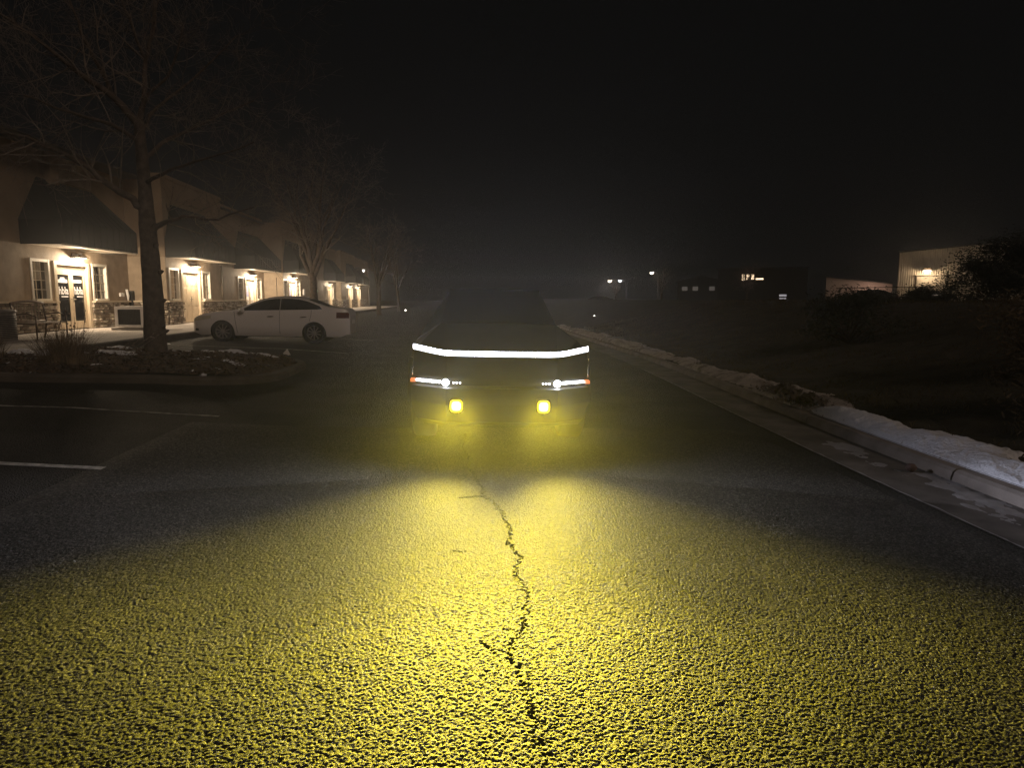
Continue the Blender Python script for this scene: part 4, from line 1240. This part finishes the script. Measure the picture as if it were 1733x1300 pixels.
mb = MB()
A0, A1, A2 = (0, .03, 1.035), (.60, .05, 1.035), (.955, .30, 1.085)
B0, B1_, B2_ = (0, 1.05, 1.36), (.70, 1.05, 1.345), (.985, 1.15, 1.15)
C0, C1 = (0, 2.4, 1.79), (.62, 2.4, 1.775)
D0, D1, D2 = (0, 5.55, 1.27), (.84, 5.55, 1.25), (1.0, 5.6, 1.17)
F0, F1, F2 = (0, .045, .79), (.60, .06, .79), (.975, .30, .80)
def both(p):
    mb.poly(p); mb.poly(mir(p))
both([A0, A1, B1_, B0]); both([A1, A2, B2_, B1_])
both([F0, F1, A1, A0]); both([F1, F2, A2, A1])
both([C0, C1, D1, D0])
both([(1.0, 5.6, 1.17), (.97, 5.62, .55), (0, 5.62, .55), D0, D1])
side = [A2, F2, (.985, .42, .80), (.985, .48, .98), (.99, 1.2, .98), (.99, 1.48, .62), (.985, 1.5, .45), (.985, 3.6, .45), (.985, 3.62, .62), (.99, 3.9, .98), (.99, 4.75, .98), (.985, 5.0, .62), (.975, 5.6, .58), D2, B2_]
both(side)
mb.build('body', M['steel'], tr)
mb = MB(); both([B0, B1_, C1, C0]); mb.build('windscreen', M['carglass'], tr)
for s in (1, -1):
    mb = MB(); p = [B1_, B2_, (1.0, 3.7, 1.165), C1]; mb.poly(p if s > 0 else mir(p)); p = [(1.0, 3.7, 1.165), D2, D1, C1]; mb.poly(p if s > 0 else mir(p)); mb.build('side_window', M['carglass'], tr)
    for yc in (.9, 4.35):
        mb = MB(); c = (s * .86, yc, .44)
        mb.lathe([(.24, -.13), (.4, -.14), (.435, -.11), (.44, 0), (.435, .11), (.4, .14), (.24, .13)], c, 'x', 32); w = mb.build('wheel', M['rubber'], tr)
        mb = MB(); mb.lathe([(.25, -.08), (.23, .0), (.25, .08)], c, 'x', 32); mb.lathe([(.0, s * .1), (.12, s * .1), (.24, s * .06)], c, 'x', 7, smooth=False); mb.build('rim', M['greymetal'], w)
        mb = MB()
        q = [(yc - .58, .5), (yc - .42, .98), (yc + .36, .98), (yc + .62, .5)]; q2 = [(yc - .48, .5), (yc - .37, .9), (yc + .31, .9), (yc + .5, .5)]
        xa, xb = (.97, 1.03) if s > 0 else (-.97, -1.03)
        mb.loft([[(xa, *a) for a in q], [(xb, *a) for a in q], [(xb, *a) for a in q2], [(xa, *a) for a in q2]], closed=False); mb.build('wheel_arch', M['blackplastic'], tr)
# bumper with swept ends, lamp slot above it
mb = MB()
def brow(x0, y0_, x1, y1_, z): return [(-x1, y1_, z), (-x0, y0_, z), (x0, y0_, z), (x1, y1_, z)]
mb.loft([brow(.6, .16, .96, .36, .79), brow(.6, .16, .96, .36, .70), brow(.6, -.03, .985, .25, .695), brow(.6, -.05, .985, .24, .52), brow(.58, .0, .93, .26, .33), brow(.58, .3, .9, .4, .24)], closed=False)
mb.build('bumper', M['blackplastic'], tr)
mb = MB(); mb.box(-.85, .85, .35, 5.4, .24, .5); mb.build('underbody', M['blackplastic'], tr)
# light bar: a thin lens following the hood edge
BARM = emat('light_bar_glow', (0.86, 0.85, 1.0), BAR, True)
mb = MB()
bp_ = [(-.965, .285, 1.095), (-.70, .092, 1.056), (-.62, .045, 1.047), (-.52, .026, 1.043), (0, .01, 1.042), (.52, .026, 1.043), (.62, .045, 1.047), (.70, .092, 1.056), (.965, .285, 1.095)]
mb.grid([[(x, y - .022, z + .003), (x, y - .022, z + .049)] for x, y, z in reversed(bp_)], smooth=False)
lb = mb.build('light_bar', BARM, tr)
mb = MB(); mb.loft([[(x * 1.003, y + .02, z - .006), (x * 1.003, y - .062, z - .006), (x * 1.003, y - .062, z - .002), (x, y - .018, z + .001), (x, y - .018, z + .051), (x * 1.003, y - .024, z + .051), (x * 1.003, y - .024, z + .056), (x * 1.003, y + .03, z + .058)] for x, y, z in bp_], closed=True, cap=True)
mb.build('bar_shield', M['blackplastic'], lb)  # added shield; its long lip keeps bar light off the near road
# bright strips added for the bar's glint along the fender edges
for s in (1, -1):
    mb = MB(); mb.tube([(s * .968, .285, 1.09), (s * .975, .275, .80)], .006, 6); mb.build('edge_glint', M['chrome'], tr)
HL = emat('headlight_glow', (0.9, 0.92, 1.0), 9.0)
DRL = emat('running_light_glow', (0.95, 0.94, 1.0), 6.0)
AMB = emat('amber_marker_glow', (1.0, 0.22, 0.03), 0.9)
YEL = emat('yellow_lamp_glow', (1.0, 0.86, 0.34), 5.0)
YLENS = emat('yellow_lens_halo_glow', (1.0, 0.72, 0.0), 1.3)  # yellow lens, its wide glow also standing in for the halo
for s in (1, -1):
    mb = MB()
    mb.loft([[(s * .93, .27, .735), (s * .93, .27, .762), (s * .93, .3, .762), (s * .93, .3, .735)], [(s * .66, .08, .735), (s * .66, .08, .762), (s * .66, .12, .762), (s * .66, .12, .735)]], cap=True)
    h = mb.build('headlight', DRL, tr)
    mb = MB(); mb.lathe([(.0, -.0), (.036, .004), (.04, .02), (.03, .05)], (s * .605, .055, .745), 'y', 18); mb.build('projector_lens', HL, h)
    mb = MB()
    for k in range(3): mb.lathe([(.0, 0), (.009, .003), (.01, .02)], (s * (.52 - k * .035), .07, .742), 'y', 10)
    mb.build('indicator_bulb', DRL, h)
    mb = MB(); x0, x1 = sorted((s * .94, s * .995)); mb.cbox(x0, x1, .25, .34, .728, .766, .008); mb.build('side_marker', AMB, tr)
    # square yellow pod lamp on the bumper
    px_, pz = (-.485, .52) if s < 0 else (.44, .52)
    mb = MB(); mb.cbox(px_ - .075, px_ + .075, -.115, -.03, pz - .075, pz + .078, .014); mb.tube([(px_, -.07, pz - .05), (px_, -.04, pz - .1)], .02, 8)
    pod = mb.build('fog_lamp', M['blackplastic'], tr)
    oct_ = [(math.copysign(abs(math.cos(q)) ** .62, math.cos(q)), math.copysign(abs(math.sin(q)) ** .62, math.sin(q))) for q in [PI + 2 * PI * k / 24 for k in range(24)]]
    mb = MB(); mb.loft([[(px_ + a * .07, -.116, pz + b * .07) for a, b in oct_], [(px_ + a * .062, -.121, pz + b * .062) for a, b in oct_]], cap=True)
    mb.build('yellow_lens', YLENS, pod)
    mb = MB(); mb.loft([[(px_ + a * q, -.1215 - d, pz + b * q) for a, b in oct_] for q, d in ((.046, 0), (.044, .012), (.036, .022), (.018, .028))], cap=True, smooth=True)
    mb.build('lamp_lens', YEL, pod)
    yaw = -8 if s < 0 else 5
    fl = point('fog_beam', (px_, -.168, pz), (1.0, 0.8, 0.05), FOG_W, .035, pod, spot=67, rot=(R(90), 0, R(180 + yaw)), blend=.9)
    beam_pattern(fl)
    hl = point('low_beam', (s * .605, .03, .745), (0.8, 0.84, 1.0), HEAD_W, .03, h, spot=150, rot=(R(90), 0, R(180 + s * 3)), blend=.5)
    beam_pattern(hl, 1.0, [(0.0, 0.004), (0.34, 0.03), (0.42, 0.12), (0.47, 0.16), (0.5, 0.2), (0.53, 0.75), (0.56, 1.0), (0.6, 0.6), (0.66, 0.24), (0.74, 0.09), (0.84, 0.04), (1.0, 0.015)])

# ------------------------------------------------------------------ right side, far
t = thing('warehouse', 'tan ribbed metal warehouse with low gable and a glowing wall lamp over its door', 'building', (41.2, 62, .9))
WXa, WXb, WY = 41.2, 53.0, 62.0
mb = MB()
n = 65
ring = []
for i in range(n * 4 + 1):
    x = WXa + (WXb - WXa) * i / (n * 4); k = i % 4; d = (0, 0, -.06, -.06)[k]
    ring.append([(x, WY + d, .8), (x, WY + d, 5.92 + (x - WXa) * .08)])
mb.grid(ring, smooth=False); mb.box(WXa, WXb, WY + .05, WY + 30, .8, 6.0); mb.build('wall', M['metalwall'], t)
mb = MB(); mb.loft([[(WXa - .05, WY - .12, 5.9), (WXb + .2, WY - .12, 6.85), (WXb + .2, WY - .12, 7.0), (WXa - .05, WY - .12, 6.05)], [(WXa - .05, WY + 30, 5.9), (WXb + .2, WY + 30, 6.85), (WXb + .2, WY + 30, 7.0), (WXa - .05, WY + 30, 6.05)]], cap=True); mb.build('roof', M['roofmetal'], t)
mb = MB(); mb.box(42.75, 45.0, WY - .14, WY - .07, .9, 3.75); mb.box(42.65, 45.1, WY - .2, WY - .07, 3.75, 3.85); mb.build('door', M['metalwall'], t)
WL = emat('warehouse_lamp_glow', (1.0, 0.86, 0.66), 9.0)
mb = MB(); mb.cbox(43.2, 43.9, WY - .45, WY - .08, 4.2, 4.45, .03); lp = mb.build('wall_lamp', M['lampmetal'], t)
mb = MB(); mb.box(43.25, 43.85, WY - .42, WY - .1, 4.13, 4.19); mb.build('lamp_lens', WL, lp)
point('lamp_light', (43.55, WY - .5, 4.1), (1.0, 0.76, 0.5), 230, .1, lp)
t.rotation_euler = (0, 0, R(-37))

t = thing('storage_building', 'long low pale storage building with sloping roofline left of the tan warehouse', 'building', (36.4, 66, .9))
mb = MB(); a = [(36.4, 66, .8), (42.2, 66, .8), (42.2, 66, 3.0), (36.4, 66, 3.72)]; mb.loft([a, [(x, 84, z) for x, y, z in a]], cap=True); mb.build('wall', M['pinkwall'], t)
mb = MB(); a = [(36.3, 65.9, 3.74), (42.22, 65.9, 3.01), (42.22, 65.9, 3.1), (36.3, 65.9, 3.84)]; mb.loft([a, [(x, 84.2, z) for x, y, z in a]], cap=True); mb.build('roof', M['roofmetal'], t)
mb = MB(); mb.cbox(40.2, 40.6, 65.6, 65.98, 2.1, 2.3, .02); lp = mb.build('wall_lamp', M['lampmetal'], t)
point('lamp_light', (40.4, 64.9, 2.0), (1.0, 0.66, 0.5), 60, .2, lp)
t.rotation_euler = (0, 0, R(-33))

t = thing('yard_lamp', 'bright lamp on a pole glowing through the dark evergreen at the photo edge', 'street lamp', (43.0, 54, .9))
mb = MB(); mb.tube([(43.0, 54, .8), (43.0, 54, 4.2)], [.08, .05], 10); mb.build('pole', M['lampmetal'], t)
mb = MB(); mb.lathe([(.02, .1), (.3, .0), (.32, -.04)], (43.0, 54, 4.34), n=14); h = mb.build('lamp_hood', M['lampmetal'], t)
mb = MB(); mb.lathe([(.005, -.2), (.17, -.12), (.2, 0), (.1, .08)], (43.0, 54, 4.22), n=14); mb.build('bulb', WL, h)
point('lamp_light', (43.0, 53.7, 4.0), (1.0, 0.84, 0.64), 90, .15, h)

# fence along the bank top
t = thing('yard_fence', 'dark chain link yard fence with posts on the bank before the warehouse', 'fence', (34, 50, .9))
mb = MB(); mb.tube([(28.4, 50, 2.42), (40, 50, 2.6)], .035, 6); mb.build('top_rail', M['lampmetal'], t)
for k in range(5):
    mb = MB(); x = 28.7 + k * 2.75; mb.tube([(x, 50, .7), (x, 50, 2.48 + k * .045)], .045, 6); mb.build('post', M['lampmetal'], t)
mb = MB()
for k in range(76):
    x = 28.5 + k * .15
    for s_ in (-1, 1): mb.tube([(x, 50, .9 if s_ > 0 else 2.38), (min(40, x + 1.0), 50, 2.38 if s_ > 0 else .9)], .004, 3, cap=False)
mb.build('wire_mesh', M['greymetal'], t)
dark_copy((31.0, 53.5, .92), R(10), 'black sedan parked behind the fence in front of the low pale building')
dark_copy((36.6, 56.0, .92), R(-5), 'black sedan parked behind the fence under the warehouse wall lamp')
dark_copy((17.2, 96, .55), R(20), 'dark distant sedan glinting under the far street lamps beyond the light bar')


def street_lamp(x, y, zb, h, w, col, label, arm=.8, group=None):
    t = thing('street_lamp', label, 'street lamp', (x, y, zb), group=group)
    mb = MB(); mb.tube([(x, y, zb), (x, y, zb + h)], [.1, .06], 8); mb.build('pole', M['greymetal'], t)
    mb = MB(); mb.tube([(x, y, zb + h), (x - arm * .5, y, zb + h + .35), (x - arm, y, zb + h + .4)], .035, 6); mb.build('arm', M['greymetal'], t)
    mb = MB(); mb.cbox(x - arm - .5, x - arm, y - .16, y + .16, zb + h + .32, zb + h + .46, .04); hd = mb.build('lamp_head', M['lampmetal'], t)
    mb = MB(); mb.lathe([(.01, -.3), (.24, -.2), (.3, 0)], (x - arm - .25, y, zb + h + .32), n=12); mb.build('bulb', emat('street_bulb', col, 8.0), hd)
    if w: point('lamp_light', (x - arm - .25, y, zb + h + .05), col, w, .12, hd)
    return t


street_lamp(23.05, 100, .8, 3.15, 700, (1, .86, .7), 'far street lamp with bright head beyond the bank, shortest of the two')
street_lamp(30.45, 104, .8, 4.5, 160, (1, .84, .68), 'far street lamp with bright head and lit twigs, taller of the two beyond the bank')
street_lamp(-11.9, 90.5, .6, 4.4, 90, (1, .92, .8), 'pale lamp pole at the far end of the office row', arm=.5)
street_lamp(27.4, 112, .8, 3.5, 60, (.9, .95, 1.0), 'dim far street lamp between the two brighter ones')
random.seed(31)
bare_tree(30.1, 101, .8, 5.2, .16, 0, 'far leafless tree lit by the taller street lamp beside it', n=6, depth=2)
bare_tree(22.3, 97.5, .8, 3.9, .14, 0, 'far leafless tree next to the shorter street lamp', n=5, depth=2)
t = thing('shop_building', 'distant dark building with a cluster of warm lit windows showing through bare branches', 'building', (40, 96, .8))
mb = MB(); mb.box(37, 49, 96, 106, .7, 5.9); mb.build('wall', M['brickfar'], t)
mb = MB(); mb.box(36.8, 49.2, 95.8, 106.2, 5.9, 6.05); mb.build('roof', M['roofmetal'], t)
WIN = emat('warm_window_glow', (1.0, .72, .45), 2.6)
for k in range(3):
    mb = MB(); x = 40.3 + k * .62; mb.box(x, x + .42, 95.95, 95.99, 4.25 + .05 * k, 5.05); mb.build('window', WIN, t)
mb = MB(); mb.box(42.2, 43.2, 95.95, 95.99, 4.3, 4.5); mb.build('window', WIN, t); t.rotation_euler = (0, 0, R(-25))
bare_tree(38.6, 90, .8, 5.4, .15, 0, 'leafless tree whose twigs cross the cluster of warm lit windows', n=7, depth=2, nb=2)
t = thing('house', 'low far house with dim lit windows between street lamps and warm window cluster', 'building', (38, 118, .8))
mb = MB(); mb.box(38, 46, 118, 126, .7, 4.6); mb.loft([[(37.6, 117.6, 4.6), (46.4, 117.6, 4.6), (42, 117.6, 5.6)], [(37.6, 126.4, 4.6), (46.4, 126.4, 4.6), (42, 126.4, 5.6)]], cap=True); mb.build('wall', M['brickfar'], t)
DIM = emat('dim_window_glow', (.9, .85, .8), .04)
for x in (38.8, 40.6, 43.4):
    mb = MB(); mb.box(x, x + .9, 117.93, 117.98, 3.0, 3.7); mb.build('window', DIM, t)
t.rotation_euler = (0, 0, R(-18))
t = thing('lit_sign', 'small white lit sign in two bars low on the dark bank', 'sign', (25.2, 52, .9))
mb = MB(); mb.tube([(25.0, 52, .7), (25.0, 52, 1.95)], .03, 6); mb.tube([(25.4, 52, .7), (25.4, 52, 1.95)], .03, 6); mb.build('post', M['greymetal'], t)
mb = MB(); mb.box(24.9, 25.48, 51.94, 51.96, 1.8, 1.96); mb.box(24.92, 25.46, 51.94, 51.96, 1.6, 1.69); mb.build('sign_face', emat('sign_glow', (.85, .82, .9), .3), t)
for x, y, z, lab in ((-5.1, 64, .2, 'tiny bright ground light near the base of the slender leaning tree'), (8.9, 45, .1, 'tiny white ground light beyond the bar end of the truck, past the kerb')):
    t = thing('path_light', lab, 'light', (x, y, z)); mb = MB(); mb.tube([(x, y, z - .1), (x, y, z + .3)], .025, 6); mb.build('stake', M['blackplastic'], t)
    mb = MB(); mb.lathe([(.01, .14), (.06, .1), (.07, 0), (.01, -.02)], (x, y, z + .3), n=10); mb.build('lamp_head', emat('path_glow', (1, .95, .9), 5.0), t)


# foliage on the bank
def bushy(name, x, y, z, rx_, rz_, n, leaf, m, label, cat, stem=True, cone=False):
    t = thing(name, label, cat, (x, y, z)); mb = MB(); st = MB()
    cl = []
    for _ in range(26):
        a = random.uniform(0, 2 * PI); h = random.random(); r = rx_ * (math.sqrt(random.random()) * (1 - .75 * h if cone else math.sqrt(max(.05, 1 - (1.6 * h - .6) ** 2))))
        cl.append((Vector((x + r * math.cos(a), y + r * math.sin(a), z + h * rz_)), random.uniform(.12, .3) * rx_))
    for c, s in cl:
        st.tube([(x, y, z), ((x + c.x) / 2, (y + c.y) / 2, z + (c.z - z) * .6), c], [.03, .02, .006], 4, cap=False)
        for _ in range(n // 26):
            d = Vector((random.gauss(0, 1), random.gauss(0, 1), random.gauss(0, .8))) * s * .75; p = c + d
            u = Vector((random.gauss(0, 1), random.gauss(0, 1), random.gauss(.3, 1))).normalized() * leaf * random.uniform(.6, 1.4); v = u.orthogonal().normalized() * leaf * .28
            mb.poly([p - u, p + v, p + u, p - v])
    mb.build('foliage', m, t); st.build('stem', M['bark'], t)
    return t


random.seed(77)
bushy('bush', 7.35, 7.2, .1, 1.0, 1.25, 4200, .05, M['bush'], 'brown withered bush on the bank just behind the snow', 'bush')
bushy('bush', 8.9, 9.8, .45, 1.1, 1.2, 3000, .055, M['bush'], 'dark shrub standing uphill of the brown withered bush', 'bush')
bushy('bush', 9.2, 15.5, .6, 1.2, .9, 2600, .06, M['leaf'], 'dark green shrub midway along the bank', 'bush')
bushy('bush', 13.2, 22, 1.2, 1.5, .45, 2600, .08, M['leaf'], 'low dark shrub on the bank top, before the low pale building', 'bush')
bushy('bush', 17.4, 28.5, 1.2, 1.5, .5, 3000, .08, M['leaf'], 'wide dark shrub on the bank top below the yard fence', 'bush')
bushy('bush', 22.4, 31, .95, 1.7, 1.15, 6500, .09, M['leaf'], 'rounded dark shrub beside the warehouse door', 'bush')
t = bushy('evergreen_tree', 30.2, 36, .9, 2.3, 3.9, 26000, .11, M['leaf'], 'dense dark evergreen covering the right end of the warehouse', 'tree')
random.seed(99)
mb = MB()
for _ in range(26000):
    y = 2.5 + 34 * random.random() ** 1.7; t_ = .5 + 10 * random.random() ** 1.4; x = 4.72 + shift(y) + t_
    if t_ < 1.4 and y < 9 and random.random() < .8: continue
    if fbm(x * .9, y * .9, 5) < -.25: continue
    z = zverge(x, y); h = random.uniform(.03, .10) * (1 + .4 * fbm(x * .6, y * .6)); a = random.uniform(0, 2 * PI); l = random.uniform(.2, .9)
    w = Vector((math.cos(a + 1.57), math.sin(a + 1.57), 0)) * (.003 + y * .0003); p = Vector((x, y, z)); d = Vector((math.cos(a), math.sin(a), 0)) * h * l
    mb.poly([p - w, p + w, p + d * .4 + Vector((0, 0, h * .7)) + w * .6, p + d + Vector((0, 0, h)), p + d * .4 + Vector((0, 0, h * .7)) - w * .6])
tag(mb.build('dry_grass', M['weed']), 'dull dry grass covering the dark bank beyond the kerb', 'grass', kind='stuff')

for o in list(C.objects):
    if o.parent is None and o.get('label'):
        k = o.name.split('.')[0]
        g = {'bare_tree': 'leafless trees along the street', 'bush': 'shrubs on the dark bank', 'grass_clump': 'dry grass clumps on the tree island', 'street_lamp': 'far street lamps', 'path_light': 'small ground lights',
             'office_building': 'sections of the tan office row'}.get(k)
        if k == 'sedan' and 'white' not in o['label']: g = 'dark sedans parked far off'
        if g: o['group'] = g

# ------------------------------------------------------------------ haze added for lens glare
hz = bpy.data.materials.new('glare_haze'); hz.use_nodes = True
nt = hz.node_tree; nt.nodes.clear()
out = nt.nodes.new('ShaderNodeOutputMaterial'); pv = nt.nodes.new('ShaderNodeVolumePrincipled')
pv.inputs['Color'].default_value = (0.92, 0.92, 0.94, 1); pv.inputs['Density'].default_value = HAZE; pv.inputs['Anisotropy'].default_value = 0.85
nt.links.new(pv.outputs['Volume'], out.inputs['Volume'])
mb = MB(); mb.box(-405, 405, -18, 404, -1.3, 14.0)
tag(mb.build('haze', hz), 'thin haze added over the street for the lens glare round the lamps', 'haze', kind='stuff')

# ------------------------------------------------------------------ light, world, camera
w = bpy.data.worlds.new('World'); sc.world = w; w.use_nodes = True
bg = w.node_tree.nodes['Background']
bg.inputs['Color'].default_value = (0.0032, 0.0031, 0.0030, 1); bg.inputs['Strength'].default_value = 1.0
s = bpy.data.lights.new('sun', 'SUN'); s.energy = SUN; s.angle = R(12); s.color = (1.0, 0.77, 0.6)
so = bpy.data.objects.new('sun', s); C.objects.link(so); so.rotation_euler = (R(60), 0, R(36))

cam = bpy.data.cameras.new('camera'); cam.sensor_width = 36; cam.lens = 1150 / 1733 * 36; cam.clip_end = 2000; cam.clip_start = 0.05
co = bpy.data.objects.new('camera', cam); C.objects.link(co)
co.location = (0, 0, 1.65)
co.rotation_euler = (R(90) - math.atan(145 / 1150), 0, -math.atan(86.5 / 1150))
sc.camera = co

sc.view_settings.view_transform = 'Standard'; sc.view_settings.look = 'None'; sc.view_settings.exposure = 0; sc.view_settings.gamma = 1
sc.render.engine = 'CYCLES'
cy = sc.cycles
cy.use_denoising = True
try: cy.denoiser = 'OPENIMAGEDENOISE'
except Exception: pass
cy.denoising_input_passes = 'RGB_ALBEDO_NORMAL'; cy.denoising_prefilter = 'NONE'
cy.max_bounces = 6; cy.diffuse_bounces = 3; cy.glossy_bounces = 3; cy.transparent_max_bounces = 12; cy.volume_bounces = 0
cy.sample_clamp_indirect = 2.0; cy.sample_clamp_direct = 12.0; cy.caustics_reflective = False; cy.caustics_refractive = False
